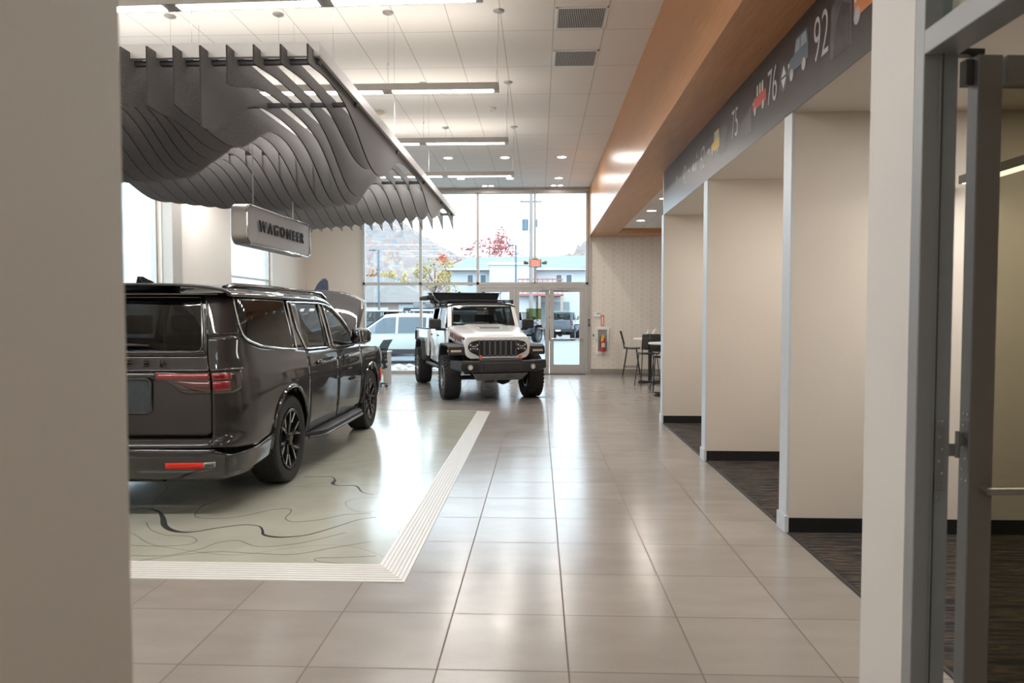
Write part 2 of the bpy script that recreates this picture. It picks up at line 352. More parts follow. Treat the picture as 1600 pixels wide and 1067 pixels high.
# near passage where the camera stands
struct('wall_near_left',MB().box(-2.2,-.6,.55,1.0,0,CZ).box(-.7,-.6,-3,.55,0,CZ),NEARW)
struct('wall_near_back_left',MB().box(XL,-2.2,.55,1.0,0,CZ),CREAM)
struct('wall_near_right',MB().box(1.12,1.22,2.178,2.455,0,CZ),m_wall('wall_near_paint',(.66,.65,.635)))
struct('wall_back',MB().box(XL,XR,-3.1,-3,0,CZ),CREAM)
struct('ceiling_passage',MB().box(XL,1.24,-3,2.2,3.0,3.1) if False else MB().box(-.6,1.24,-3,1.0,3.0,3.1).box(-.6,1.12,1.0,1.05,3.0,CZ),CREAM)
struct('ceiling_office',MB().box(1.24,XR,-3,2.5,3.25,3.3),OFFW)
struct('wall_over_office',MB().box(1.24,1.93,2.455,2.52,3.25,CZ),OFFW)
struct('ceiling_gap',MB().box(XL,1.37,.55,2.45,CZ,CZ+.15),CEIL)
# office storefront in grey aluminium at x=1.12
sf=empty('window_4',(1.12,2.2,0),kind='structure')
f=MB()
f.box(0,.08,-.074,-.022,0,4.2)            # jamb post
f.box(.0,.10,-1.9,-.074,2.405,2.475)  # door head
f.box(.02,.11,-1.9,-.075,4.1,4.2); f.box(.0,.13,-1.98,-1.9,0,4.2)

f.build('window_frame',GFRAME,sf,bevel=.003)
MB().box(.05,.062,-1.9,-.075,2.475,4.1).build('pane',GLASS,sf)
MB().box(.046,.05,-.083,-.0751,0,2.405).box(.05,.095,-.079,-.0751,0,2.405).build('door_stop',mat('stop_grey',(.27,.30,.31),.5,.1,noise=.03),sf)
MB().box(.0485,.0515,-.0845,-.083,0,2.405).build('gasket',BLACK,sf)
# ---------------- office door, open into the office ----------------
od=empty('door_2',(1.354,2.276,0),rz=R_(4),kind='structure')
DARKF=mat('door_bronze_grey',(.24,.22,.195),.45,.25,noise=.03)
b=MB(); T=.045; b.box(0,.075,-T/2,T/2,.01,2.45).box(.92,1.02,-T/2,T/2,.01,2.45).box(.088,.92,-T/2,T/2,2.36,2.45).box(.088,.92,-T/2,T/2,.01,.26)
b.build('door_leaf',DARKF,od,bevel=.002)
MB().box(-.004,0,-T/2,T/2,.01,2.45).build('door_edge',GFRAME,od)
MB().box(.088,.92,-.004,.004,.26,2.36).build('pane',thin_glass('office_glass',(.60,.58,.50),.8),od)
h=MB(); h.cyl((.045,-T/2,1.10),(.045,-T/2-.035,1.10),.013); h.cyl((.035,-T/2-.035,1.10),(.98,-T/2-.035,1.10),.0105); h.cyl((.955,-T/2,1.10),(.955,-T/2-.035,1.10),.013); h.build('push_bar',STEEL,od,smooth=True)
HB=mat('hinge_steel',(.30,.31,.32),.4,.7,noise=.05)
hg=MB(); hg.box(-.007,-.004,-.024,.012,1.145,1.315).build('hinge',HB,od,bevel=.001)
hp=MB()
for j in range(5): hp.cyl((-.0115,-.004-.012*(j%2),1.16+.035*j),(-.006,-.004-.012*(j%2),1.16+.035*j),.0036,n=10)
for zz in (1.125,1.335):
    for yy in (-.016,.002): hp.cyl((-.0075,yy,zz),(-.003,yy,zz),.0036,n=10)
hp.build('screw',CHROME,od)
MB().box(-.060,-.022,-.004,.004,1.200,1.240).box(-.030,-.006,-.006,.006,1.232,1.275).cyl((-.026,-.002,1.195),(-.026,-.002,1.280),.0075).build('hinge_knuckle',HB,od,smooth=30)
MB().box(-.035,-.008,-.015,.02,2.36,2.44).box(-.06,.02,-.02,.02,2.452,2.47).build('door_closer',mat('closer_dark',(.03,.028,.026),.5,noise=.05),od,bevel=.003)
jh=MB(); jh.box(.052,.076,-.0875,-.083,1.13,1.315); 
jh.build('hinge_plate',HB,sf,bevel=.001)
js=MB()
for j in range(5): js.cyl((.061+.009*(j%2),-.0895,1.145+.036*j),(.061+.009*(j%2),-.087,1.145+.036*j),.0033,n=10)
for zz in (1.105,1.335):
    for xx in (.058,.071): js.cyl((xx,-.0855,zz),(xx,-.083,zz),.0033,n=10)
js.build('screw',CHROME,sf)

# ---------------- ceiling fixtures ----------------
FX1=-.46
def linear_light(y,label,length=6.2,first=False):
    o=empty('linear_pendant_light',(FX1,y,4.2),label=label,cat='ceiling light',group='suspended linear lights across the showroom')
    W=.15
    b=MB(); b.box(-length,0,-W/2,W/2,0,.075); b.build('housing',FIXT,o,bevel=.003)
    x=-.06
    while x-1.16>-length:
        MB().box(x-1.16,x,-.05,.05,-.004,.003).build('diffuser',STRIP,o); x-=1.28
    u=MB(); u.box(-length+.1,-.1,-.05,.05,.075,.078).build('upper_diffuser',mat('uplight_lens',(1,1,1),.5,emit=3,emitcol=WARM,noise=.01),o)
    for i in range(5):
        xx=-.0-i*1.27 if i else -.003
        c=MB(); c.lathe([(CZ-4.2-.035,.0),(CZ-4.2-.033,.02),(CZ-4.2-.015,.062),(CZ-4.2,.066)],'z',(xx,0,0),20); c.build('canopy',STEEL,o,smooth=True)
        MB().cyl((xx,0,CZ-4.2-.02),(xx-.03 if i==0 else xx,0,.075),.0022,n=6).build('cable',STEEL,o)
        if i==0:
            pts=[(xx,0,CZ-4.2-.03)]+[(xx-.012+.012*math.sin(t*7),.004*math.cos(t*9),(CZ-4.2-.03)*(1-t/10)+.08*t/10) for t in range(1,11)]
            MB().tube(pts,.004,6).build('power_cord',mat('white_cord',(.75,.72,.66),.5,noise=.02),o)
        else:
            MB().cyl((xx,0,.075),(xx-.02,0,.32),.0016,n=5).cyl((xx+.0,0,.3),(xx,0,.33),.007,n=6).build('cable_grip',STEEL,o)
    return o
for y,l in ((3.25,'grey suspended linear light added out of view to continue the row and light the near bays'),(5.78,'grey suspended linear light cut by the top edge, just above the wavy baffles'),(8.13,'grey suspended linear light crossing behind the baffle rail, longest of those fully in view'),(10.6,'grey suspended linear light between the long one and the farthest one'),(13.1,'grey suspended linear light closest to the window wall')):  # first one is unseen, added to light the front bays and near floor
    lo_=linear_light(y,l)
    if y==5.78: lo_.rotation_euler=(0,-.013,0)
    area('linear_up',(FX1-3.1,y,4.32),(6.0,.14),18,(1,.9,.79),rot=(math.pi,0,0)); area('linear_down',(FX1-3.1,y,4.19),(6.0,.12),85,(1,.96,.92))
n_=0
rows=[(15.62,[( .5,'right end of the nearer row'),(-.75,'middle of the nearer row'),(-2.01,'left end of the nearer row')]),(18.0,[(.5,'right end of the row by the glass'),(-.74,'middle of the row by the glass'),(-1.99,'left end of the row by the glass')])]
def downlight(x,y,z,label,grp,power=14,r=.095):
    o=empty('recessed_downlight',(x,y,z),label=label,cat='ceiling light',group=grp)
    MB().lathe([(0,r+.022),(-.008,r+.02),(-.008,r),(0,r)],'z',n=28).build('trim_ring',WHITE,o,smooth=True)
    MB().cyl((0,0,-.001),(0,0,-.005),r,n=28).build('lens',DLT,o)
    area('downlight_lamp',(x,y,z-.02),(.18,.18),power,(1,.92,.84))
for y,l in rows:
    for x,d in l: downlight(x,y,CZ,'round white recessed downlight in the showroom ceiling, '+d,'downlights near the window wall')
for x,y,d in ((2.42,12.15,'nearest the banner'),(2.42,13.75,'second from the banner'),(2.42,15.35,'third from the banner'),(2.42,16.95,'nearest the papered wall')):
    downlight(x,y,3.88,'round downlight in the lounge ceiling recess, '+d,'lounge downlights',10)
for x,d in ((-1.37,'left of the two over the glass wall'),(.48,'right of the two over the glass wall')):
    o=empty('adjustable_spotlight',(x,19.0,CZ),label='small twin spotlight set in the ceiling, '+d,cat='ceiling light',group='twin spotlights by the glass wall')
    MB().box(-.2,.2,-.1,.1,-.012,0).build('trim_plate',WHITE,o,bevel=.003)
    for s in (-1,1): MB().cyl((s*.09,0,-.012),(s*.09,0,-.016),.065,n=20).build('lens',DLT,o)
def vent(x,y,label):
    o=empty('ceiling_vent',(x,y,CZ),label=label,cat='vent',group='slotted supply grilles in the ceiling')
    b=MB(); a=.30; b.box(-a,a,-a,-a+.03,-.012,0).box(-a,a,a-.03,a,-.012,0).box(-a,-a+.03,-a,a,-.012,0).box(a-.03,a,-a,a,-.012,0); b.build('frame',WHITE,o,bevel=.002)
    MB().box(-a+.03,a-.03,-a+.03,a-.03,-.004,-.001).build('duct_backing',mat('duct_dark',(.03,.03,.03),.8,noise=.1),o)
    s=MB(); 
    for i in range(26): xx=-a+.04+i*(2*a-.08)/25; s.box(xx-.0045,xx+.0045,-a+.03,a-.03,-.014,-.004)
    s.build('louvre',mat('louvre_grey',(.55,.54,.52),.4,noise=.02),o)
vent(.485,9.66,'slotted square air grille in the ceiling beside the orange soffit'); vent(.485,8.36,'slotted square air grille cut by the top edge of the picture')
o=empty('smoke_detector',(-.80,11.9,CZ),label='white round smoke detector on the ceiling tiles',cat='smoke detector'); MB().lathe([(-.045,0),(-.045,.05),(-.03,.075),(0,.08)],'z',n=28).build('detector_body',WHITE,o,smooth=True); MB().lathe([(-.052,0),(-.050,.022),(-.044,.024)],'z',n=20).build('sensor_cap',ALU,o,smooth=True)
o=empty('ceiling_sensor',(-2.7,12.0,CZ),label='beige wedge shaped sensor hanging from the ceiling',cat='sensor')
MB().hexa([(-.07,-.05,-.10),(.05,-.05,-.05),(.05,.05,-.05),(-.07,.05,-.10)],[(-.08,-.06,-.02),(.08,-.06,-.02),(.08,.06,-.02),(-.08,.06,-.02)]).build('sensor_body',mat('sensor_beige',(.62,.50,.40),.5,noise=.03),o,bevel=.008); MB().box(-.04,.04,-.03,.03,-.02,0).build('mount',WHITE,o)
[area('bay_fill',(3.4,y_,3.12),(1.6,.6),p_,(1,.96,.9)) for y_,p_ in ((6.5,30),(9.2,30),(4.0,28))]  # fill lights without fixtures, added to brighten the bay walls
area('passage_fill',(.1,-.8,2.95),(.6,.6),15,(1,.94,.88))  # unseen fill added behind the camera to brighten the passage walls

# ---------------- wavy baffle cloud ----------------
cl=empty('wave_baffle_ceiling_feature',(-1.666,5.15,3.55),label='grey felt ceiling feature of wavy vertical fins in a metal frame over the dark SUV',cat='ceiling baffle')
FEDGE_SHADE=mat('felt_edge_shade',(.025,.026,.028),.9,noise=.1,nscale=90); NF=19; SP=.197; Y0,Y1=5.08,13.66  # dark edge colour paints the occlusion shade on fin fronts and undersides
def fin_bottom(n,y):
    g=lambda c,d,s_: d*math.exp(-abs((y-c)/s_)**2.3)
    z=3.50
    z-=g(lerp([(0,7.22),(1,7.35),(2,7.85),(3,8.35),(7,9.0),(12,9.7),(18,9.5)],n),lerp([(0,.42),(1,.30),(2,.52),(3,.54),(7,.50),(12,.42),(18,.30)],n),lerp([(0,.85),(3,.9),(18,.85)],n))
    z-=g(11.0+.11*n,lerp([(0,.34),(3,.36),(8,.36),(18,.34)],n),.80)
    if n>=4: z-=g(lerp([(4,5.25),(5,6.0),(6,6.1),(10,7.05),(12,7.3),(18,7.6)],n),lerp([(4,.26),(5,.40),(10,.46),(18,.42)],n),.68)
    if n>=3: z-=g(5.05,lerp([(3,.14),(4,.20),(6,.26),(18,.34)],n),.55)
    z-=.04*math.exp(-((y-Y0)/.3)**2)+.20*max(0,(y-12.6)/1.0)**1.6
    return min(z,3.56)
for n in range(NF):
    x=-n*SP; M=72; top=3.595; b=MB(); vs=[]; 
    ys=[Y0+(Y1-Y0)*i/M for i in range(M+1)]
    for y in ys: 
        zb=fin_bottom(n,y)
        for xx in (x-.006,x+.006): vs+=[(xx,y-5.15,zb-3.55),(xx,y-5.15,top-3.55)]
    fs=[]
    for i in range(M):
        a=i*4; c=a+4
        fs+=[(a,c,c+1,a+1),(a+2,a+3,c+3,c+2),(a,a+2,c+2,c),(a+1,c+1,c+3,a+3)]
    fs+=[(0,1,3,2),(M*4,M*4+2,M*4+3,M*4+1)]
    b.add(vs,fs); fo_=b.build('fin',FELT,cl); fo_.data.materials.append(FEDGE_SHADE)
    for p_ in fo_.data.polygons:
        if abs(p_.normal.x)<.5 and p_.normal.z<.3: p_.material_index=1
RAIL=mat('rail_grey',(.50,.49,.475),.45,.1,noise=.03)
L_=(NF-1)*SP
MB().box(-L_-.06,.05,.05,.09,.0,.105).build('front_rail',RAIL,cl,bevel=.003)
MB().box(.02,.05,.09,Y1-5.15,.0,.10).build('side_rail',RAIL,cl,bevel=.003)
MB().box(-L_-.06,-L_-.03,.09,Y1-5.15,.0,.10).build('side_rail',RAIL,cl,bevel=.003)
MB().box(-L_-.06,.05,Y1-5.15-.02,Y1-5.15+.01,.0,.06).build('rear_rail',RAIL,cl,bevel=.003)
for y in (5.27,6.35,8.2,10.1,11.9,13.3): MB().box(-L_-.03,.03,y-5.15-.02,y-5.15+.02,-.035,-.0).build('cross_bar',mat('bar_dark',(.05,.05,.055),.5,.3,noise=.05),cl)
for y in (5.9,8.4,11.0):
    for x in (-.05,-1.25,-2.4,-3.4): MB().cyl((x,y-5.15,.09),(x,y-5.15,CZ-3.55),.0022,n=5).build('hanging_wire',STEEL,cl)

# ---------------- hanging sign ----------------
SGM=mat('sign_silver',(.58,.57,.56),.4,.6,noise=.03); SGF=mat('sign_face',(.60,.60,.61),.4,.4,noise=.03)
sg=empty('hanging_sign',(-3.1,8.42,2.625),rz=R_(-1.5),label='silver lozenge sign with dark raised capitals hung on two rods above the dark SUV',cat='sign')
def rrect(w,h,r,n=6,cx=0,cy=0):
    p=[]
    for (sx,sy,a0) in ((1,1,0),(-1,1,90),(-1,-1,180),(1,-1,270)):
        for i in range(n+1):
            a=R_(a0+90*i/n); p.append((cx+sx*(w/2-r)+r*math.cos(a),cy+sy*(h/2-r)+r*math.sin(a)))
    return p
b=MB(); b.prism(rrect(1.94,.44,.11,8),0,-.17,0); b.build('sign_body',SGM,sg,smooth=30,bevel=.004)
P_=rrect(1.925,.425,.105,8); b=MB(); b.tube([(.006,p[0],p[1]) for p in P_],.011,8,closed=True); b.build('edge_trim',CHROME,sg,smooth=True)
MB().prism(rrect(1.88,.385,.09,8),0,0,.006).build('face_panel',SGF,sg)
text('lettering','WAGONEER',.175,BLACK,sg,mtx=Matrix.Translation((.02,0,.0))@Matrix.Rotation(math.pi/2,4,'Z')@Matrix.Rotation(math.pi/2,4,'X'),ext=.006,bold=.002,space=1.6)
for y in (-.6,.6): MB().cyl((-.085,y,.215),(-.085,y,.95),.009,n=10).build('hanging_rod',STEEL,sg)

# ---------------- timeline banner ----------------
bn=empty('timeline_banner',(1.872,6.6,3.465),label='dark timeline banner with year numerals and small vehicle pictures above the bays',cat='banner')
kk=NT('banner_print'); n=kk.noise(60,3); n2=kk.noise(1.5,4); kk.l(kk.ramp(kk.math('ADD',kk.math('MULTIPLY',n,.5),kk.math('MULTIPLY',n2,.5)),[(.3,(.024,.021,.022)),(.7,(.040,.035,.035))]),kk.b.inputs['Base Color']); kk.b.inputs['Roughness'].default_value=.3; BAN=kk.m
MB().box(-.004,.002,-4.1,4.1,-.325,.325).build('panel',BAN,bn)
def BP(y,z,off=.006): return (-off,y-6.6,z-3.465)
def bprint(name,polys,m,off=.0055):
    for p in polys: MB().prism([(q[0]-6.6,q[1]-3.465) for q in p],0,-off,-.0035).build(name,m,bn)
NUM=mat('print_grey',(.50,.49,.50),.4,noise=.02)
def num(s,y,h=.27,z=3.44,sx=.60):
    M=Matrix.Translation((-.0045,y-6.6,z-3.465))@Matrix.Rotation(-math.pi/2,4,'Z')@Matrix.Rotation(math.pi/2,4,'X')@Matrix.Diagonal((sx,1,1,1))
    return text('year_numeral',s,h*1.36,NUM,bn,mtx=M,ext=.001,bold=-.004)
num('42',9.2,.25,3.42); num('62',8.2,.27,3.42); num('75',6.88,.29,3.46); num('76',5.80,.30,3.47); num('92',4.82,.32,3.48)
def pic_car(y,z,w,h,col,wind,kind=0):
    """small printed picture of a boxy car, the front to the left of the print"""
    q=lambda a,c:(y+w/2-a*w,z+c*h)      # a from left of print (larger y) to right
    c=mat('print_'+col[0],col[1],.4,noise=.05); gl=mat('print_window',(.30,.38,.42),.3,noise=.05); tw=mat('print_tyre',(.42,.42,.42),.5,noise=.1); lt=mat('print_lamp',(.6,.58,.52),.4,noise=.05)
    if kind==0: body=[q(0,.2),q(0,.55),q(.3,.6),q(.38,.98),q(.92,.98),q(1,.58),q(1,.2)]
    elif kind==1: body=[q(0,.2),q(0,.52),q(.12,.6),q(1,.62),q(1,.2)]
    else: body=[q(.02,.12),q(0,.5),q(.12,.9),q(.88,.9),q(1,.5),q(.98,.12)]
    b=[body[::-1]]; bprint('vehicle_print',b,c)
    if kind==0:
        bprint('window_print',[[q(.36,.62),q(.43,.92),q(.6,.92),q(.6,.62)][::-1],[q(.64,.62),q(.64,.92),q(.88,.92),q(.94,.62)][::-1]],gl,.0065)
    if kind==1: bprint('rider_print',[[q(a,.62),q(a+.02,.98),q(a+.1,.98),q(a+.12,.62)][::-1] for a in (.3,.5,.68)],lt,.0065)
    if kind==2: bprint('window_print',[[q(.12,.5),q(.17,.84),q(.83,.84),q(.88,.5)][::-1]],mat('print_dark',(.02,.02,.02),.4,noise=.05),.0065); bprint('lamp_print',[[q(.4,.28),q(.4,.38),q(.6,.38),q(.6,.28)][::-1]],mat('print_dark',(.02,.02,.02)),.0065)
    ws=[]
    for a in ((.2,.8) if kind<2 else (.1,.9)):
        ws.append([ (y+w/2-a*w+.09*w*math.cos(t*math.pi/6), z+.14*h+.16*h*math.sin(t*math.pi/6)) for t in range(12)])
    bprint('wheel_print',ws,tw,.0068)
    bprint('lamp_print',[[q(.02,.4),q(.02,.5),q(.08,.5),q(.08,.4)][::-1]],lt,.0068)
pic_car(7.62,3.34,.34,.25,('yellow',(.62,.42,.06)),1,0)
pic_car(6.13,3.37,.36,.24,('red',(.50,.06,.045)),1,1)
pic_car(5.24,3.38,.40,.28,('blue_grey',(.10,.13,.17)),1,0)
pic_car(4.10,3.36,.46,.33,('orange',(.60,.20,.06)),1,2)
GP=mat('print_photo_grey',(.085,.08,.085),.4,noise=.35,nscale=9); GP2=mat('print_photo_dark',(.035,.03,.028),.4,noise=.5,nscale=14); PALE=mat('print_pale',(.40,.38,.40),.4,noise=.2,nscale=30)
bprint('photo_print',[[(6.62,3.25),(6.62,3.42),(6.42,3.46),(6.34,3.5),(6.34,3.25)],[(7.42,3.28),(7.42,3.55),(7.15,3.58),(7.15,3.28)],[(4.66,3.27),(4.66,3.62),(4.36,3.66),(4.36,3.27)]],GP,.0048)
bprint('photo_print',[[(4.62,3.27),(4.6,3.45),(4.5,3.58),(4.38,3.52),(4.38,3.27)]],GP2,.0054)
bprint('badge_print',[[(5.53+.09*math.cos(a*math.pi/8),3.46+.11*math.sin(a*math.pi/8)) for a in range(16)]],GP,.0048)
bprint('badge_print',[[(5.58,3.47),(5.53,3.55),(5.48,3.47)],[(5.58,3.45),(5.48,3.45),(5.53,3.37)]],mat('print_white',(.6,.6,.58),.4,noise=.03),.006)
bprint('silhouette_print',[[(8.75,3.38),(8.75,3.44),(8.68,3.48),(8.62,3.44),(8.6,3.38)],[(8.58,3.36),(8.58,3.46),(8.5,3.46),(8.5,3.36)],[(8.52,3.5),(8.5,3.57),(8.46,3.5)],[(9.75,3.46),(9.75,3.52),(9.66,3.52),(9.66,3.46)],[(9.0,3.42),(9.0,3.45),(8.9,3.46),(8.9,3.42)],[(7.96,3.42),(7.96,3.47),(7.86,3.47),(7.86,3.42)]],PALE,.0055)

# ---------------- topographic display platform ----------------
pf=empty('display_platform',(-3.4,8.05,0),label='low display platform printed with topographic contour lines under the dark SUV',cat='platform')
PX0,PX1,PY0,PY1=-5.95,-1.02,4.44,11.67; pz=.038
MB().box(PX0+3.4,PX1+3.4,PY0-8.05,PY1-8.05,0,pz).build('platform_top',TOPO,pf)
RAMP=mat('ribbed_white_vinyl',(.68,.675,.65),.35,noise=.02); RDK=mat('rib_groove',(.36,.355,.345),.5,noise=.05)
def ramp(name,p0,p1,dx,dy,w0,w1):
    """p0..p1 inner edge; (dx,dy) outward; w mitre growth"""
    b=MB(); g=MB(); nr=8; p0=Vector(p0);p1=Vector(p1); o=Vector((dx,dy)); t=(p1-p0).normalized(); W=.2
    for i in range(nr):
        a=i/nr; c=(i+.84)/nr; e=(i+1)/nr
        for (u,v,bb,dz) in ((a,c,b,0),(c,e,g,-.004)):
            q=[]
            for f in (u,v):
                zt=pz*(1-f)+.004+dz
                q.append((p0-t*W*f*w0+o*W*f,zt)); q.append((p1+t*W*f*w1+o*W*f,zt))
            (A,za),(B,zb_),(C_,zc),(D,zd)=q[0],q[1],q[2],q[3]
            lo=[(A.x,A.y,0),(B.x,B.y,0),(D.x,D.y,0),(C_.x,C_.y,0)]; hi=[(A.x,A.y,za),(B.x,B.y,zb_),(D.x,D.y,zd),(C_.x,C_.y,zc)]
            bb.hexa(lo,hi)
    r=b.build(name,RAMP,pf); g.build('groove',RDK,r)
lx=lambda x:x+3.4; ly=lambda y:y-8.05
ramp('edge_ramp',(lx(PX0),ly(PY0)),(lx(PX1),ly(PY0)),0,-1,1,1)
ramp('edge_ramp',(lx(PX1),ly(PY0)),(lx(PX1),ly(PY1)),1,0,1,1)
ramp('edge_ramp',(lx(PX1),ly(PY1)),(lx(PX0),ly(PY1)),0,1,1,1)
ramp('edge_ramp',(lx(PX0),ly(PY1)),(lx(PX0),ly(PY0)),-1,0,1,1)
LINE=mat('contour_print',(.045,.045,.045),.25,noise=.1)
def catmull(P,n=8):
    out=[]; P=[Vector(p) for p in P]
    for i in range(len(P)-1):
        a,b_,c,d=P[max(i-1,0)],P[i],P[i+1],P[min(i+2,len(P)-1)]
        for k_ in range(n):
            t=k_/n; out.append(.5*((2*b_)+(c-a)*t+(2*a-5*b_+4*c-d)*t*t+(3*b_-a-3*c+d)*t**3))
    out.append(P[-1]); return out
def ribbon(pts,ws,m=LINE):
    P=catmull(pts); b=MB(); n=len(P); vs=[]
    for i,p in enumerate(P):
        t=(P[min(i+1,n-1)]-P[max(i-1,0)]); t=Vector((t.x,t.y)); 
        if t.length<1e-6: t=Vector((1,0))
        t.normalize(); nrm=Vector((-t.y,t.x)); w_=lerp(ws,i/(n-1))/2
        for s in (-1,1):
            q=Vector((p.x,p.y))+nrm*w_*s; vs.append((lx(q.x),ly(q.y),pz+.0008))
    b.add(vs,[(2*i,2*i+1,2*i+3,2*i+2) for i in range(n-1)]); b.build('contour_line',m,pf,solid=.0006,soff=1)
ribbon([(-3.463, 5.648, 0.0), (-3.379, 5.651, 0.0), (-3.286, 5.677, 0.0), (-3.127, 5.607, 0.0), (-2.988, 5.43, 0.0), (-2.842, 5.198, 0.0), (-2.699, 5.077, 0.0), (-2.566, 5.064, 0.0), (-2.422, 5.169, 0.0), (-2.261, 5.253, 0.0), (-2.131, 5.225, 0.0), (-2.064, 5.132, 0.0), (-2.011, 5.024, 0.0), (-1.916, 4.974, 0.0), (-1.805, 4.978, 0.0), (-1.676, 5.043, 0.0), (-1.527, 5.248, 0.0), (-1.414, 5.42, 0.0), (-1.289, 5.495, 0.0)],[(0, 0.008), (0.15, 0.012), (0.25, 0.045), (0.32, 0.04), (0.4, 0.016), (0.55, 0.01), (0.66, 0.022), (0.72, 0.03), (0.8, 0.016), (1, 0.006)])
ribbon([(-2.322, 6.851, 0.0), (-2.17, 6.857, 0.0), (-2.056, 6.861, 0.0), (-1.982, 6.724, 0.0), (-1.956, 6.569, 0.0), (-1.864, 6.503, 0.0), (-1.717, 6.498, 0.0), (-1.599, 6.274, 0.0), (-1.474, 6.188, 0.0)],[(0, 0.006), (0.35, 0.012), (0.45, 0.04), (0.6, 0.012), (0.8, 0.02), (1, 0.008)])
ribbon([(-2.831, 5.813, 0.0), (-2.794, 5.582, 0.0), (-2.713, 5.44, 0.0), (-2.534, 5.412, 0.0), (-2.362, 5.489, 0.0), (-2.186, 5.681, 0.0), (-2.064, 5.701, 0.0), (-2.017, 5.597, 0.0), (-1.999, 5.432, 0.0), (-1.897, 5.347, 0.0), (-1.715, 5.408, 0.0), (-1.553, 5.556, 0.0), (-1.356, 5.6, 0.0)],[(0, 0.005), (1, 0.005)])
ribbon([(-2.726, 4.548, 0.0), (-2.486, 4.557, 0.0), (-2.326, 4.691, 0.0), (-2.264, 4.829, 0.0), (-2.139, 4.879, 0.0), (-1.943, 4.759, 0.0), (-1.713, 4.823, 0.0), (-1.568, 4.941, 0.0), (-1.425, 5.095, 0.0)],[(0, 0.0035), (1, 0.0035)])
ribbon([(-3.043, 5.29, 0.0), (-2.896, 5.101, 0.0), (-2.717, 4.985, 0.0), (-2.534, 4.962, 0.0), (-2.434, 4.868, 0.0), (-2.459, 4.778, 0.0), (-2.641, 4.743, 0.0), (-2.847, 4.752, 0.0)],[(0, 0.0035), (1, 0.0035)])
ribbon([(-2.63, 4.444, 0.0), (-2.406, 4.57, 0.0), (-2.179, 4.645, 0.0), (-1.887, 4.62, 0.0), (-1.64, 4.614, 0.0), (-1.42, 4.752, 0.0), (-1.187, 4.898, 0.0)],[(0, 0.0035), (1, 0.0035)])
ribbon([(-1.081, 4.6, 0.0), (-1.312, 4.562, 0.0), (-1.462, 4.546, 0.0), (-1.443, 4.489, 0.0), (-1.247, 4.449, 0.0), (-1.045, 4.443, 0.0)],[(0, 0.0035), (1, 0.0035)])
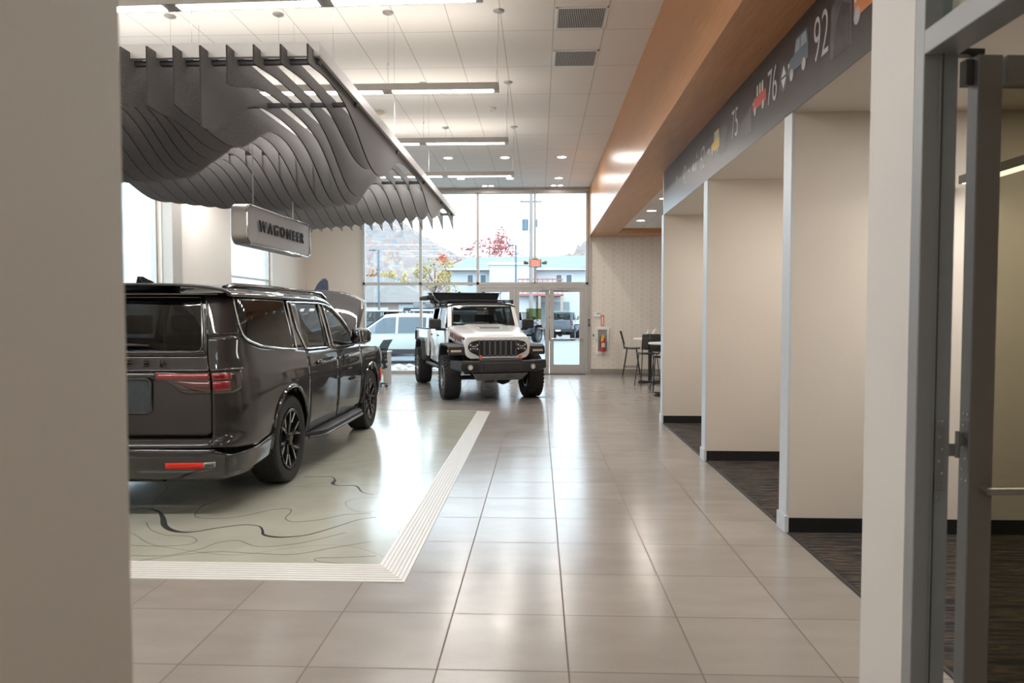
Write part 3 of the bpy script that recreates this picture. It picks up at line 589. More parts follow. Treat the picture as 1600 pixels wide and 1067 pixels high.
# ---------------- wheels ----------------
def wheel(name,R,W,rimR,style,parent,loc,side,rubber=RUBBER,rimm=None,steer=0):
    """side +1: outer face towards +x"""
    rimm=rimm or mat('rim_dark',(.035,.035,.038),.3,.7,noise=.05); rimb=mat('rim_machined',(.50,.50,.51),.28,.85,noise=.05)
    o=empty(name,loc,rz=steer); o.parent=parent; h=W/2
    prof=[(-h*.55,rimR),(-h*.9,rimR+.015),(-h*1.0,rimR+(R-rimR)*.5),(-h*.93,R*.96),(-h*.72,R*.992),(-h*.25,R),(h*.25,R),(h*.72,R*.992),(h*.93,R*.96),(h*1.0,rimR+(R-rimR)*.5),(h*.9,rimR+.015),(h*.55,rimR)]
    ty=MB().lathe(prof,'x',n=56).build('tyre',rubber,o,smooth=50)
    b=MB()
    if style=='mud':
        n=34
        for i in range(n):
            for (xc,wd,ph) in ((-h*.84,h*.30,0),(-h*.42,h*.32,.5),(0,h*.34,0),(h*.42,h*.32,.5),(h*.84,h*.30,0)):
                a=2*math.pi*(i+ph)/n; rr=R*(1.0 if abs(xc)<h*.7 else .985); M=Matrix.Rotation(a,4,'X')
                b.box(xc-wd/2,xc+wd/2,-.025,.025,rr-.01,rr+.013,M)
        for i in range(n): # shoulder lugs
            M=Matrix.Rotation(2*math.pi*i/n,4,'X')
            for s in (-1,1): b.box(s*h*.99-.008,s*h*.99+.008,-.022,.022,R*.86,R*.96,M)
    else:
        for xc in (-.5,-.17,.17,.5): pass
        for i in range(60):
            M=Matrix.Rotation(2*math.pi*i/60,4,'X')
            for xc in (-h*.62,-h*.2,h*.2,h*.62): b.box(xc-h*.17,xc+h*.17,-.016,.016,R*.985,R*1.004,M)
    b.build('tread',rubber,ty)
    s=side
    lip=MB().lathe([(s*h*.93,rimR+.004),(s*h*.97,rimR-.004),(s*h*.93,rimR-.022),(s*h*.55,rimR-.035),(-s*h*.8,rimR-.04),(-s*h*.8,rimR)],'x',n=48).build('rim',rimm,o,smooth=40)
    MB().cyl((s*h*.05,0,0),(s*h*.12,0,0),rimR*.62,n=32).build('brake_disc',mat('disc_steel',(.16,.15,.145),.35,.8,noise=.1),o)
    sp=MB(); edges=[]; ns=5 if style!='suv' else 6
    x0=s*h*.55; x1=s*h*.86
    for i in range(ns):
        a=2*math.pi*(i+.25)/ns
        for d in ((-.17,.17) if style=='suv' else (-.12,.12)):
            def pt(r,t,x): return (x,r*math.cos(a+t),r*math.sin(a+t))
            w_=.020 if style=='suv' else .026
            for (ra,rb,ta,tb,xa,xb) in ((rimR*.20,rimR*.55,0,d*.5,x1-s*.02,x1-s*.01),(rimR*.55,rimR*.96,d*.5,d*1.25,x1-s*.01,x1)):
                lo=[];hi=[]
                for (r,t,x) in ((ra,ta,xa),(rb,tb,xb)):
                    for q in (-1,1):
                        lo.append(pt(r,t+q*w_/r,x-s*.05)); hi.append(pt(r,t+q*w_/r*.75,x))
                sp.hexa([lo[0],lo[1],lo[3],lo[2]],[hi[0],hi[1],hi[3],hi[2]])
                if style=='suv' and ra>rimR*.4:
                    f0=pt(ra,ta-d*.05+(.7 if d>0 else -.7)*w_/ra*.6,xa+s*.001);f1=pt(rb,tb+(.7 if d>0 else -.7)*w_/rb*.6,xb+s*.001)
                    edges.append((f0,f1))
    sp.build('spoke',rimm,o)
    for e0,e1 in edges: MB().tube([e0,e1],.0075,6).build('spoke_edge',rimb,o)
    hb=MB().cyl((s*h*.4,0,0),(x1,0,0),rimR*.24,rimR*.2,n=24).build('hub',rimm,o,smooth=40)
    MB().cyl((x1,0,0),(x1+s*.008,0,0),rimR*.14,n=24).build('centre_cap',mat('cap_dark',(.05,.045,.04),.3,.5,noise=.05),o)
    lg=MB()
    for i in range(6): a=2*math.pi*i/6; lg.cyl((x1-s*.01,rimR*.19*math.cos(a)*1.0,rimR*.19*math.sin(a)),(x1+s*.004,rimR*.19*math.cos(a),rimR*.19*math.sin(a)),.009,n=8)
    lg.build('lug_nut',mat('lug_brass',(.35,.25,.12),.3,.8,noise=.05),o)
    return o

# ---------------- large SUV ----------------
SUVP=m_paint('suv_paint_granite',(.013,.011,.011),.0,.5,.3); SUVP.node_tree.nodes['Principled BSDF'].inputs['Specular IOR Level'].default_value=.25
TINT=thin_glass('tinted_glass',(.022,.022,.022),1.15,1.5); DKGL=thin_glass('side_glass',(.22,.24,.24),1.0,1.5)
INT=mat('cabin_black',(.016,.015,.015),.75,noise=.15,nscale=30); 
RED=mat('lamp_red',(.20,.006,.009),.12,coat=1,noise=.1); RED2=mat('lamp_red_dark',(.08,.010,.013),.12,coat=1,noise=.1); SMOKE=mat('lamp_smoke',(.03,.02,.02),.08,coat=1,noise=.05)
def sgn(v): return -1 if v<0 else 1
class Wrap:
    """body surface as P(s,z): s=0 where the rear corner begins, s<0 forward along the side"""
    YC=.62; RX=.30; YF=5.05; N=2.7; LEN=5.76
    HW=[(.25,.97),(.40,1.01),(.55,1.038),(.75,1.05),(.95,1.056),(1.12,1.045),(1.20,1.03),(1.26,1.012),(1.32,.998),(1.5,.965),(1.78,.905),(1.9,.86)]
    YR=[(.25,.16),(.34,.10),(.42,.035),(.55,.0),(.66,.0),(.70,.03),(.74,.085),(.95,.085),(1.18,.10),(1.27,.135),(1.34,.15),(1.80,.34),(1.9,.39)]
    YFR=[(.25,5.62),(.5,5.76),(.8,5.76),(1.0,5.74),(1.2,5.60),(1.3,5.5)]
    def hw(s,z,y=1):
        w=lerp(s.HW,z)
        if y>4.7: w-=.05*((y-4.7)/1.0)**2
        return w
    def P(s,q,z,mir=1):
        SE=s.YF-s.YC
        if q<=0 and q>=-SE: y=s.YC-q; return Vector((mir*s.hw(z,y),y,z))
        if q>0 and q<=1:
            t=q*math.pi/2; yr=lerp(s.YR,z); w=s.hw(z)
            cx=abs(math.cos(t))**(2/s.N); cy=abs(math.sin(t))**(2/s.N)
            return Vector((mir*(w-s.RX+s.RX*cx),s.YC-(s.YC-yr)*cy,z))
        if q>1:
            u=q-1; w=(s.hw(z)-s.RX); x=w*(1-u); yr=lerp(s.YR,z); return Vector((mir*x,yr-.03*(1-(x/w)**2) ,z))
        # front
        u=-q-SE; yf=lerp(s.YFR,z); w=s.hw(z,s.YF); rx=.42
        if u<=1:
            t=u*math.pi/2; cx=abs(math.cos(t))**(2/2.3); cy=abs(math.sin(t))**(2/2.3)
            return Vector((mir*(w-rx+rx*cx),s.YF+(yf-s.YF)*cy,z))
        u-=1; x=(w-rx)*(1-u); return Vector((mir*x,yf+.06*(1-(x/(w-rx))**2),z))
W_=Wrap(); SEN=W_.YF-W_.YC
def qy(y): return W_.YC-y
def wpatch(name,qs,lo,hi,nz,m,parent,mir=1,off=0.0,solid=.018,smooth=35,zs=None,bevel=0):
    """strip patch: for every q a run of z from lo(q) to hi(q)"""
    def nrm(q,z):
        e=.01; a=W_.P(q+e,z,mir)-W_.P(q-e,z,mir); b=W_.P(q,z+e,mir)-W_.P(q,z-e,mir); n=a.cross(b)
        if n.length<1e-9: return Vector((mir,0,0))
        n.normalize(); c=W_.P(q,z,mir)-Vector((0,2.8,z))
        return n if n.dot(c)>0 else -n
    vs=[];
    for q in qs:
        a,b=lo(q),hi(q)
        for j in range(nz+1):
            z=a+(b-a)*j/nz; p=W_.P(q,z,mir)
            if off: p=p+nrm(q,z)*off
            vs.append(p)
    b=MB(); n=nz+1
    fs=[(i*n+j,(i+1)*n+j,(i+1)*n+j+1,i*n+j+1) for i in range(len(qs)-1) for j in range(nz)]
    if mir<0: fs=[f[::-1] for f in fs]
    b.add(vs,fs)
    # q grows backward; outward must be +x for mir=1
    f0=fs[len(fs)//2]; A,B,C=[Vector(vs[i]) for i in f0[:3]]; nn=(B-A).cross(C-A); cc=A-Vector((0,2.8,A.z))
    if nn.dot(cc)<0: b.f=[f[::-1] for f in b.f]
    return b.build(name,m,parent,solid=solid,smooth=smooth,bevel=bevel)
def frange(a,b,n): return [a+(b-a)*i/n for i in range(n+1)]
def qrange(y0,y1,n): return [qy(v) for v in frange(y0,y1,n)]
def table(T): return lambda q: lerp(T,q)
def ytab(T): 
    """table given over y (front positive), used as a function of q on the side"""
    return lambda q: lerp(T,W_.YC-q)
def suv(parent_name='large_suv'):
    root=empty(parent_name,(-3.42,5.30,.041),label='dark charcoal SUV with its hood raised, parked on the topographic platform',cat='car')
    RW,FW=(1.36,4.56); AR=.485; AZ=.45
    def arch(y,c,rad=AR): 
        d=abs(y-c); return AZ+math.sqrt(max(0,rad*rad-d*d)) if d<rad else 0
    U=[(-9,1.79),(2.6,1.79),(2.85,1.775),(3.1,1.735),(3.4,1.62),(3.7,1.44),(3.98,1.25),(9,1.25)]
    WB=[(-9,1.40),(.62,1.40),(.75,1.372),(1.2,1.33),(1.7,1.295),(2.7,1.275),(3.7,1.262),(9,1.26)]
    for mir in (1,-1):
        sd='right' if mir>0 else 'left'
        # lower rear quarter with arch (wraps to the tailgate gap at q=.78)
        gate=.83
        qs=[qy(v) for v in frange(1.895,.62,44)]+frange(0.04,gate,22)
        def lo(q):
            y=W_.P(q,.6)[1]
            if q<0 and abs(y-RW)<AR: return max(arch(y,RW),.36)
            if q<=0: return .36 if y>RW else .56+.0*(y)
            return .56+.09*min(1,q/.8)
        GLO=[(0,1.40),(.12,1.44),(.20,1.485),(.24,1.56),(.30,1.76)]; belt=lambda q: lerp(WB,W_.YC-q) if q<=0 else min(1.47,lerp(GLO,q))
        wpatch('quarter_panel',qs,lo,belt,26,SUVP,root,mir)
        # rear pillar above the belt, behind the side window, round to the tailgate
        qs=[.18,.20,.22,.24,.26,.28,.298]+frange(.30,gate,16)
        wpatch('rear_pillar',qs,lambda q:min(1.468,lerp(GLO,q)-.004),lambda q:1.80 if q>=.30 else lerp(GLO,q),12,SUVP,root,mir)
        # quarter window and pillar between (c pillar), door glasses
        def win(nm,y0,y1,lo_,hi_,m,n=14,off=-.006): return wpatch(nm,qrange(y1,y0,n),lo_,hi_,8,m,root,mir,off=off,solid=0)
        lowb=ytab(WB); top=lambda q:1.775
        gq=qrange(1.60,.62,16)+frange(.02,.30,12)
        glo=lambda q: (lerp(WB,W_.YC-q) if q<=0 else min(1.755,lerp(GLO,q)))+.010
        wpatch('quarter_window',gq,glo,lambda q:1.768,8,TINT,root,mir,off=-.004,solid=0)
        wpatch('window_liner',gq,lambda q:glo(q)-.01,lambda q:1.78,8,INT,root,mir,off=-.06,solid=0) if mir<0 else None
        wpatch('centre_pillar',qrange(1.90,1.60,6),lowb,lambda q:1.80,8,BGLOSS,root,mir,off=.0)
        Ut=ytab(U); ut=lambda q: Ut(q)-.03
        wpatch('rear_door_window',qrange(2.60,1.90,12),lambda q:lowb(q)+.01,lambda q:1.765,8,DKGL,root,mir,off=-.008,solid=0) if mir>0 else wpatch('rear_door_window',qrange(2.60,1.90,12),lambda q:lowb(q)+.01,lambda q:1.765,8,thin_glass('far_side_glass',(.75,.78,.78),.8),root,mir,off=-.008,solid=0)
        wpatch('door_pillar',qrange(2.80,2.60,4),lowb,lambda q:Ut(q)+.0,8,BGLOSS,root,mir)
        fq=qrange(3.80,2.80,18)
        wpatch('front_door_window',fq,lambda q:lowb(q)+.01,lambda q:max(lowb(q)+.012,ut(q)-.03*(1 if W_.YC-q>2.9 else 0)),8,thin_glass('front_side_glass',(.62,.66,.66),.9),root,mir,off=-.008,solid=0)
        wpatch('front_pillar',qrange(4.0,2.80,20),lambda q:max(lowb(q)-.01,ut(q)-.03*(1 if W_.YC-q>2.9 else 0)),lambda q:max(Ut(q)+.02,lowb(q)+.01),3,SUVP,root,mir)
        # window chrome
        def edge(q,z,o=.008): 
            p=W_.P(q,z,mir); c=Vector((p.x,p.y-2.8,0)).normalized(); return p+Vector((mir*o,0 if q<.1 else -o,0))
        tr=MB()
        pts=[edge(.302,1.775),edge(.272,1.66),edge(.24,1.56),edge(.222,1.52),edge(.20,1.487),edge(.16,1.46),edge(.12,1.44),edge(.06,1.42),edge(0,1.402)]+[edge(qy(v),lerp(WB,v)+.004) for v in frange(.66,1.58,12)]+[edge(qy(1.61),1.30),edge(qy(1.62),1.36),edge(qy(1.60),1.77)]
        tr.tube(pts,.009,8)
        tr.build('window_trim',CHROME,root,smooth=True)
        tr=MB(); tr.tube([edge(qy(1.70),1.775),edge(qy(1.74),1.5),edge(qy(1.90),1.30)]+[edge(qy(v),lerp(WB,v)+.003) for v in frange(2.0,2.60,6)]+[edge(qy(2.72),1.285),edge(qy(2.68),1.5),edge(qy(2.60),1.775)],.010,8)
        tr.tube([edge(qy(2.74),1.77),edge(qy(2.80),1.5),edge(qy(2.84),1.285)]+[edge(qy(v),lerp(WB,v)+.003) for v in frange(2.9,3.8,8)],.009,8)
        tr.tube([edge(qy(v),lerp(U,v)-.022) for v in frange(1.6,3.9,28)],.011,8); tr.build('window_trim',CHROME,root,smooth=True)
        # doors
        for nm,y0,y1 in (('rear_door',1.91,2.93),('front_door',2.945,4.03)):
            qs=qrange(y1,y0,18)
            dlo=lambda q: max(.40, arch(W_.YC-q,RW,AR+.03) if W_.YC-q<2.2 else 0, arch(W_.YC-q,FW,AR+.05) if W_.YC-q>3.5 else 0)
            d=wpatch(nm,qs,dlo,lambda q:lowb(q)-.004,20,SUVP,root,mir)
            yh=2.13 if y0<2 else 3.16
            h=MB(); xx=lambda z:W_.hw(z)
            hp=[]
            for i,f in enumerate(frange(0,1,8)): hp.append((mir*(xx(1.13)+.012+.030*math.sin(math.pi*f)**.5),yh+.22*f,1.13))
            h.tube(hp,.014,8); h.build('door_handle',CHROME if 0 else SUVP,d,smooth=True)
            MB().box(mir*(xx(1.13)+.004)-.004,mir*(xx(1.13)+.004)+.004,yh+.02,yh+.2,1.10,1.16).build('handle_recess',BGLOSS,d,bevel=.002)
        wpatch('sill_panel',qrange(4.05,1.87,20),lambda q:.31,lambda q:.395,3,BPLAS,root,mir,off=-.02)
        # front fender
        qs=[qy(v) for v in frange(5.05,4.045,30)]
        qs=frange(-SEN-.75,-SEN-.05,10)+qs
        def flo(q):
            y=W_.P(q,.6)[1]; return max(arch(y,FW),.40) if abs(y-FW)<AR else .40
        wpatch('front_fender',qs,flo,lambda q:lerp([(-9,1.10),(-SEN-.8,1.10),(-SEN,1.175),(qy(4.2),1.235),(qy(4.04),1.25)],q),18,SUVP,root,mir)
        # arch lips
        for c in (RW,FW):
            pts=[]
            for i in range(25):
                a=R_(-4+188*i/24); y=c-(AR-.012)*math.cos(a); z=AZ+(AR-.012)*math.sin(a)
                if z<.36: z=.36
                pts.append((mir*(W_.hw(z,y)+.004),y,z))
            MB().tube(pts,.019,8).build('wheel_arch_trim',SUVP if 0 else BGLOSS,root,smooth=True)
            # inner arch liner
            MB().grid(lambda u,v,c=c:(mir*(.985-.42*v),c-(AR-.01)*math.cos(math.pi*u),AZ+(AR-.01)*math.sin(math.pi*u) ),20,3).build('wheel_liner',BLACK,root,solid=.006)
        wheel('wheel',.415,.285,.285,'suv',root,(mir*.905,RW,.415),mir); wheel('wheel',.415,.285,.285,'suv',root,(mir*.905,FW,.415),mir)
        # running board
        b=MB(); 
        def rb(u,v):
            y=1.92+2.05*u; tap=min(1,min(u,1-u)*9); x=.93+.20*v*(.25+.75*tap) ; return (mir*x,y,.335-.008*v)
        b.grid(rb,24,5); s=b.build('running_board',BPLAS,root,solid=.045,smooth=40,bevel=.006)
        MB().tube([(mir*(rb(u,1)[0]*mir*mir if 0 else abs(rb(u,1)[0])+.004),rb(u,1)[1],.318) for u in frange(0.02,.98,24)],.014,8).build('board_edge',mat('board_edge_grey',(.10,.10,.105),.35,.6,noise=.05),s,smooth=True)
        # taillight: strip wraps from the quarter to the tailgate
        tz0,tz1=1.045,1.185
        def tl(nm,q0,q1,m,zlo,zhi,off): return wpatch(nm,frange(q0,q1,22),zlo,zhi,6,m,root,mir,off=off,solid=.008)
        hl=lambda q: lerp([(qy(1.0),1.215),(0.0,1.205),(.5,1.19),(2,1.185)],q)
        ql=.33
        lt=tl('tail_lamp',ql,gate-.01,SMOKE,lambda q:lerp([(ql,1.13),(ql+.05,1.06),(.5,1.04),(2,1.045)],q),lambda q:1.195,.008)
        wpatch('lamp_lens',frange(.52,gate-.02,12),lambda q:1.135,lambda q:1.18,3,RED,lt,mir,off=.019,solid=.004)
        wpatch('lamp_lens',frange(.56,gate-.02,12),lambda q:1.06,lambda q:1.125,3,RED,lt,mir,off=.019,solid=.004)
        wpatch('lamp_bar',frange(ql-.02,gate-.01,26),lambda q:1.196,lambda q:1.212,2,BGLOSS,lt,mir,off=.014,solid=.01)
        g2=wpatch('tailgate_lamp',frange(gate+.015,1.45,18),lambda q:lerp([(0,1.045),(1.14,1.045),(1.32,1.135),(1.5,1.14)],q),lambda q:1.195,5,SMOKE,root,mir,off=.008,solid=.008)
        wpatch('lamp_lens',frange(gate+.02,1.40,18),lambda q:1.14,lambda q:1.18,2,RED,g2,mir,off=.019,solid=.004)
        wpatch('lamp_lens',frange(gate+.02,1.22,14),lambda q:lerp([(0,1.06),(1.0,1.06),(1.2,1.12)],q),lambda q:1.13,2,RED2,g2,mir,off=.019,solid=.004)
        # mirrors
        M0=Matrix.Translation((mir*1.16,3.56,1.375)); b=MB()
        def mf(u,v):
            a=2*math.pi*u; t=-math.pi/2+math.pi*v; sx=abs(math.cos(a))**.55*sgn(math.cos(a)); sz=abs(math.sin(a))**.55*sgn(math.sin(a)); r=max(.001,math.cos(t))**.45
            return M0@Vector((.125*sx*r,.075*math.sin(t)+.02*sx*mir,.092*sz*r*(1.05-.12*sx*mir)))
        b.grid(mf,24,12,closeu=True); mm=b.build('door_mirror',BGLOSS,root,smooth=60)
        MB().tube([(mir*.985,3.70,1.27),(mir*1.06,3.63,1.30),(mir*1.10,3.60,1.33)],.026,8).build('mirror_arm',BGLOSS,mm,smooth=True)
        MB().prism(rrect(.19,.135,.03,4,mir*1.165,1.375),1,3.483,3.487).build('mirror_glass',mat('mirror_silver',(.6,.62,.65),.03,1,noise=.01),mm)
        # roof rail
        pts=[(mir*(.815),y,1.905+.012*math.sin(math.pi*(y-.5)/2.6)) for y in frange(.62,3.0,14)]
        pts=[(mir*.81,.46,1.875)]+pts+[(mir*.81,3.2,1.845)]
        MB().tube(pts,.023,8).build('roof_rail',BGLOSS,root,smooth=True)
        # rear reflector and grille piece in the bumper
        wpatch('rear_reflector',frange(.86,1.26,10),lambda q:.445,lambda q:.495,2,mat('reflector_red',(.75,.02,.01),.25,noise=.05),root,mir,off=.016,solid=.01)
        gl=wpatch('bumper_grille',frange(.70,.862,8),lambda q:.452,lambda q:.495,2,mat('grille_silver',(.45,.44,.42),.3,.7,noise=.1),root,mir,off=.016,solid=.01)
        wpatch('grille_mesh',frange(.72,.845,8),lambda q:.460,lambda q:.487,2,mat('mesh_grey',(.12,.11,.11),.6,.3,noise=.6,nscale=160),gl,mir,off=.021,solid=.004)
        # bumper skin
        qs=frange(qy(RW-AR-.0),0,8)+frange(.08,1,12)+[1.25,1.5,2.0]
        wpatch('rear_bumper',[q for q in qs],lambda q:lerp([(-1,.36),(0,.34),(1,.33),(2,.33)],q),lambda q:lerp([(qy(RW-AR),.555),(0,.545),(.25,.53),(.5,.545),(.75,.625),(2,.64)],q),8,BGLOSS,root,mir,off=.012)
        wpatch('bumper_cladding',frange(qy(RW-AR-.0),.55,14),lambda q:.36,lambda q:.54,8,SUVP,root,mir,off=.018)
        # body coloured band of the bumper above the black
        wpatch('bumper_band',frange(gate-.05,2.0,22),lambda q:.645,lambda q:.735,4,SUVP,root,mir,off=.01)
        # tailgate lower half (mirrored halves meet at the middle)
    qa=frange(.845,1,8)+frange(1.05,2,14)
    for mir in (1,-1):
        wpatch('tailgate_lower',qa,lambda q:.75+(.03*max(0,(.905-q)/.06) if q<.905 else 0),lambda q:1.33,22,SUVP,root,mir,off=.0)
    # rear glass, tailgate frame
    for mir in (1,-1):
        gq=[q for q in frange(.895,1,4)]+frange(1.05,2,12)
        wpatch('rear_window',gq,lambda q:1.37,lambda q:1.775,8,TINT,root,mir,off=.006,solid=0)
        wpatch('rear_window_frame',frange(.872,.90,3),lambda q:1.335,lambda q:1.80,8,BGLOSS,root,mir,off=.004)
        wpatch('rear_window_frame',frange(.90,2,16),lambda q:1.325,lambda q:1.37,2,BGLOSS,root,mir,off=.008)
        wpatch('rear_window_frame',frange(.90,2,16),lambda q:1.773,lambda q:1.80,2,BGLOSS,root,mir,off=.004)
        wpatch('tailgate_side',frange(.845,.872,4),lambda q:1.33,lambda q:1.80,8,SUVP,root,mir)
        b=MB(); 
        b.tube([W_.P(.90,z,mir)+Vector((0,-.012,0)) for z in frange(1.77,1.39,8)]+[W_.P(.93,1.36,mir)+Vector((0,-.014,0))]+[W_.P(q,1.352,mir)+Vector((0,-.016,0)) for q in frange(1.0,2,10)],.008,8)
        b.build('rear_window_trim',mat('dark_chrome',(.10,.10,.105),.15,.9,noise=.02),root,smooth=True)
    pos=lambda x,z: lerp(W_.YR,z)-.035
    # lettering on the tailgate: spaced capitals
    for i,ch in enumerate('WAGONEER'):
        x=(i-3.5)*.134; text('lettering',ch,.075,BGLOSS,root,mtx=Matrix.Translation((x,pos(x,1.265)-.004,1.268))@Matrix.Rotation(math.pi/2,4,'X')@Matrix.Diagonal((1.25,1,1,1)),ext=.006,bold=.001)
    # light bar line across the tailgate and plate recess
    b=MB()
    for mir in (1,-1): wpatch('light_bar',frange(gate+.015,2,22),lambda q:1.196,lambda q:1.212,2,BGLOSS,root,mir,off=.014,solid=.01)
    for mir in (1,-1): wpatch('light_bar_lower',frange(1.42,2,8),lambda q:1.145,lambda q:1.19,2,BGLOSS,root,mir,off=.01,solid=.01)
    MB().prism(rrect(.80,.235,.045,5,0,1.03),1,pos(0,1.03)+.003,pos(0,1.03)+.012).build('plate_recess',mat('plate_recess_grey',(.030,.045,.052),.25,noise=.1),root)
    MB().tube([(p[0],pos(0,1.03)+.003,p[1]) for p in rrect(.80,.235,.045,5,0,1.03)],.010,8,closed=True).build('plate_surround',mat('dark_chrome',(.1,.1,.105)),root,smooth=True)
    # wiper
    b=MB(); y_=lambda z: lerp(W_.YR,z)-.03-.03
    b.tube([(-.05,y_(1.40)-.01,1.395),(.20,y_(1.40)-.012,1.41),(.36,y_(1.40)-.005,1.405)],[.014,.010,.004],8); b.cyl((-.05,y_(1.38),1.385),(-.05,y_(1.38)+.04,1.385),.025); b.build('rear_wiper',BPLAS,root,smooth=True)
    # roof
    def roof(u,v):
        y=.20+(3.06-.20)*u; t=(v*2-1); 
        wv=.905; front=lerp([(0,1),(2.6,1),(3.06,.80)],y)
        hh=lerp([(0,.085),(.2,.095),(.6,.120),(1.6,.135),(2.6,.125),(3.06,.09)],y)
        base=lerp([(.2,1.79),(2.6,1.785),(2.85,1.77),(3.06,1.735)],y)
        a=t*math.pi/2; x=abs(math.sin(a))**(2/3.0)*sgn(a)*wv; z=base+hh*abs(math.cos(a))**(2/2.6)
        rear=.20+.09*(abs(x)/wv)**4 if u<.001 else 0
        if y<.5: y=y+ (0.10*(abs(x)/wv)**4)*(1-(y-.2)/.3)
        return (x,y,z)
    MB().grid(roof,40,41).build('roof',SUVP,root,solid=.02,smooth=60)
    MB().grid(lambda u,v:(.83*(2*v-1),.20+.13*u+.09*abs(2*v-1)**4,1.80-.005*u),4,20).build('spoiler_underside',BGLOSS,root,solid=.01)
    # shark fin aerial
    b=MB(); b.add([(-.035,.62,1.925),(.035,.62,1.925),(.035,.86,1.93),(-.035,.86,1.93),(-.008,.60,1.995),(.008,.60,1.995),(.010,.66,2.0),(-.010,.66,2.0)],[(0,1,5,4),(1,2,6,5),(2,3,7,6),(3,0,4,7),(4,5,6,7)]); b.build('aerial_fin',BGLOSS,root,smooth=30,bevel=.006)
    # windshield
    def ws(u,v):
        t=2*v-1; y=3.02+(4.10-3.02)*u; z=1.825-(1.825-1.24)*u**1.05; wv=.82+.12*u; return (wv*t,y-.16*t*t*(.6+.4*u)+.05,z+.03*(1-t*t)*(1-u))
    MB().grid(ws,8,15).build('windshield',thin_glass('windshield_glass',(.75,.8,.78),.9),root,smooth=60)
    # underbody, liner, cabin
    b=MB(); b.box(-.90,.90,.22,RW-AR-.02,.42,1.22).box(-.58,.58,RW-AR-.02,RW+AR+.02,.42,.95).box(-.92,.92,RW+AR+.02,FW-AR-.05,.36,.60).box(-.58,.58,FW-AR-.05,5.5,.40,.80); b.build('underbody',BLACK,root)
    b=MB(); b.box(-.94,.94,.30,1.9,.95,1.22); b.build('load_floor',INT,root)
    lin=MB()
    for mir in (1,-1): lin.box(mir*.93-.02,mir*.93+.02,1.9,4.0,.45,1.24)
    lin.build('door_lining',INT,root)
    MB().grid(lambda u,v:(.86*(2*v-1),.45+2.5*u,1.775+.05*math.cos((v-.5)*3)),6,10).build('headliner',mat('headliner_dark',(.05,.045,.042),.9,noise=.1),root,solid=.01)
    for (x,y) in ((-.42,1.55),(.42,1.55),(-.45,2.45),(.45,2.45),(-.45,3.35 -.15),(.45,3.35-.15)):
        s=empty('cabin_seat',(x,y,.6)); s.parent=root
        MB().box(-.25,.25,-.05,.42,0,.16).build('seat_cushion',INT,s,bevel=.04); MB().hexa([(-.25,-.12,.10),(.25,-.12,.10),(.25,.04,.10),(-.25,.04,.10)],[(-.2,-.26,.78),(.2,-.26,.78),(.2,-.15,.78),(-.2,-.15,.78)]).build('seat_back',INT,s,bevel=.03); MB().box(-.12,.12,-.27,-.16,.82,1.0).build('headrest',INT,s,bevel=.03)
    b=MB(); b.box(-.92,.92,3.75,4.10,.8,1.20); b.build('dashboard',INT,root,bevel=.05)
    MB().tube([(-.42+.19*math.cos(a),3.62-.06*math.sin(a),1.18+.18*math.sin(a)) for a in frange(0,2*math.pi*23/24,23)],.016,8,closed=True).build('steering_wheel',INT,root,smooth=True)
    MB().box(-.12,.12,3.12,3.16,1.68,1.745).build('rear_view_mirror',BPLAS,root,bevel=.01)
    # engine bay, front end
    b=MB(); b.box(-.80,.80,4.10,5.45,.78,1.05); b.build('engine',mat('engine_dark',(.03,.03,.03),.6,.2,noise=.5,nscale=9),root,bevel=.04)
    for mir in (1,-1):
        wpatch('front_bumper',frange(-SEN-2,-SEN-.76,14),lambda q:.38,lambda q:.78,8,BGLOSS,root,mir); wpatch('front_grille',frange(-SEN-2,-SEN-.9,14),lambda q:.79,lambda q:1.08,6,BGLOSS,root,mir)
        h_=wpatch('headlamp',frange(-SEN-.9,-SEN-.35,8),lambda q:.90,lambda q:1.08,4,mat('headlamp_lens',(.5,.5,.5),.1,coat=1,noise=.1),root,mir,off=.01)
        wpatch('side_marker',frange(qy(5.02),qy(4.98)-.0,2) if 0 else [qy(5.17)+0,qy(5.12)],lambda q:.62,lambda q:.80,2,mat('marker_red',(.75,.06,.02),.3,noise=.05),root,mir,off=.012)
    # raised hood: hinge at the cowl
    HX=.93; hy,hz=4.06,1.24; Lh=1.36; ang=R_(35)
    def hood(u,v):
        t=2*v-1; l=Lh*u; wv=HX-.10*u**3; edge=(abs(t))**6
        l2=l-(.20*abs(t)**3.5*u)                 # rounded front corners
        up=.05*(1-t*t)-.05*edge + .07*math.sin(math.pi*u*.9)*.6 - (.10*max(0,(u-.86)/.14)**2)
        return (wv*t, hy+l2*math.cos(ang)-up*math.sin(ang), hz+l2*math.sin(ang)+up*math.cos(ang))
    hd=MB().grid(hood,22,29).build('hood',SUVP,root,solid=.03,smooth=60)
    MB().grid(lambda u,v:tuple(Vector(hood(.08+.84*u,.08+.84*v))+Vector((0,.05*math.sin(ang),-.05*math.cos(ang)))),10,12).build('hood_liner',BLACK,hd,solid=.012)
    st=MB(); st.cyl((.80,4.25,1.18),(.76,4.75,1.62),.012).cyl((-.80,4.25,1.18),(-.76,4.75,1.62),.012); st.build('hood_strut',BPLAS,hd)
    MB().box(-.93,.93,3.98,4.12,1.16,1.235).build('cowl',BPLAS,root,bevel=.01)
    text('badge','WAGONEER',.045,BGLOSS,root,mtx=Matrix.Translation((1.062,3.52,.80))@Matrix.Rotation(math.pi/2,4,'Z')@Matrix.Rotation(math.pi/2,4,'X'),ext=.004,bold=.001)
    # exhaust / hitch
    MB().cyl((.55,.15,.34),(.55,.6,.34),.035).build('exhaust_pipe',STEEL,root,smooth=True); MB().box(-.06,.06,.14,.3,.32,.40).build('tow_hitch',BPLAS,root)
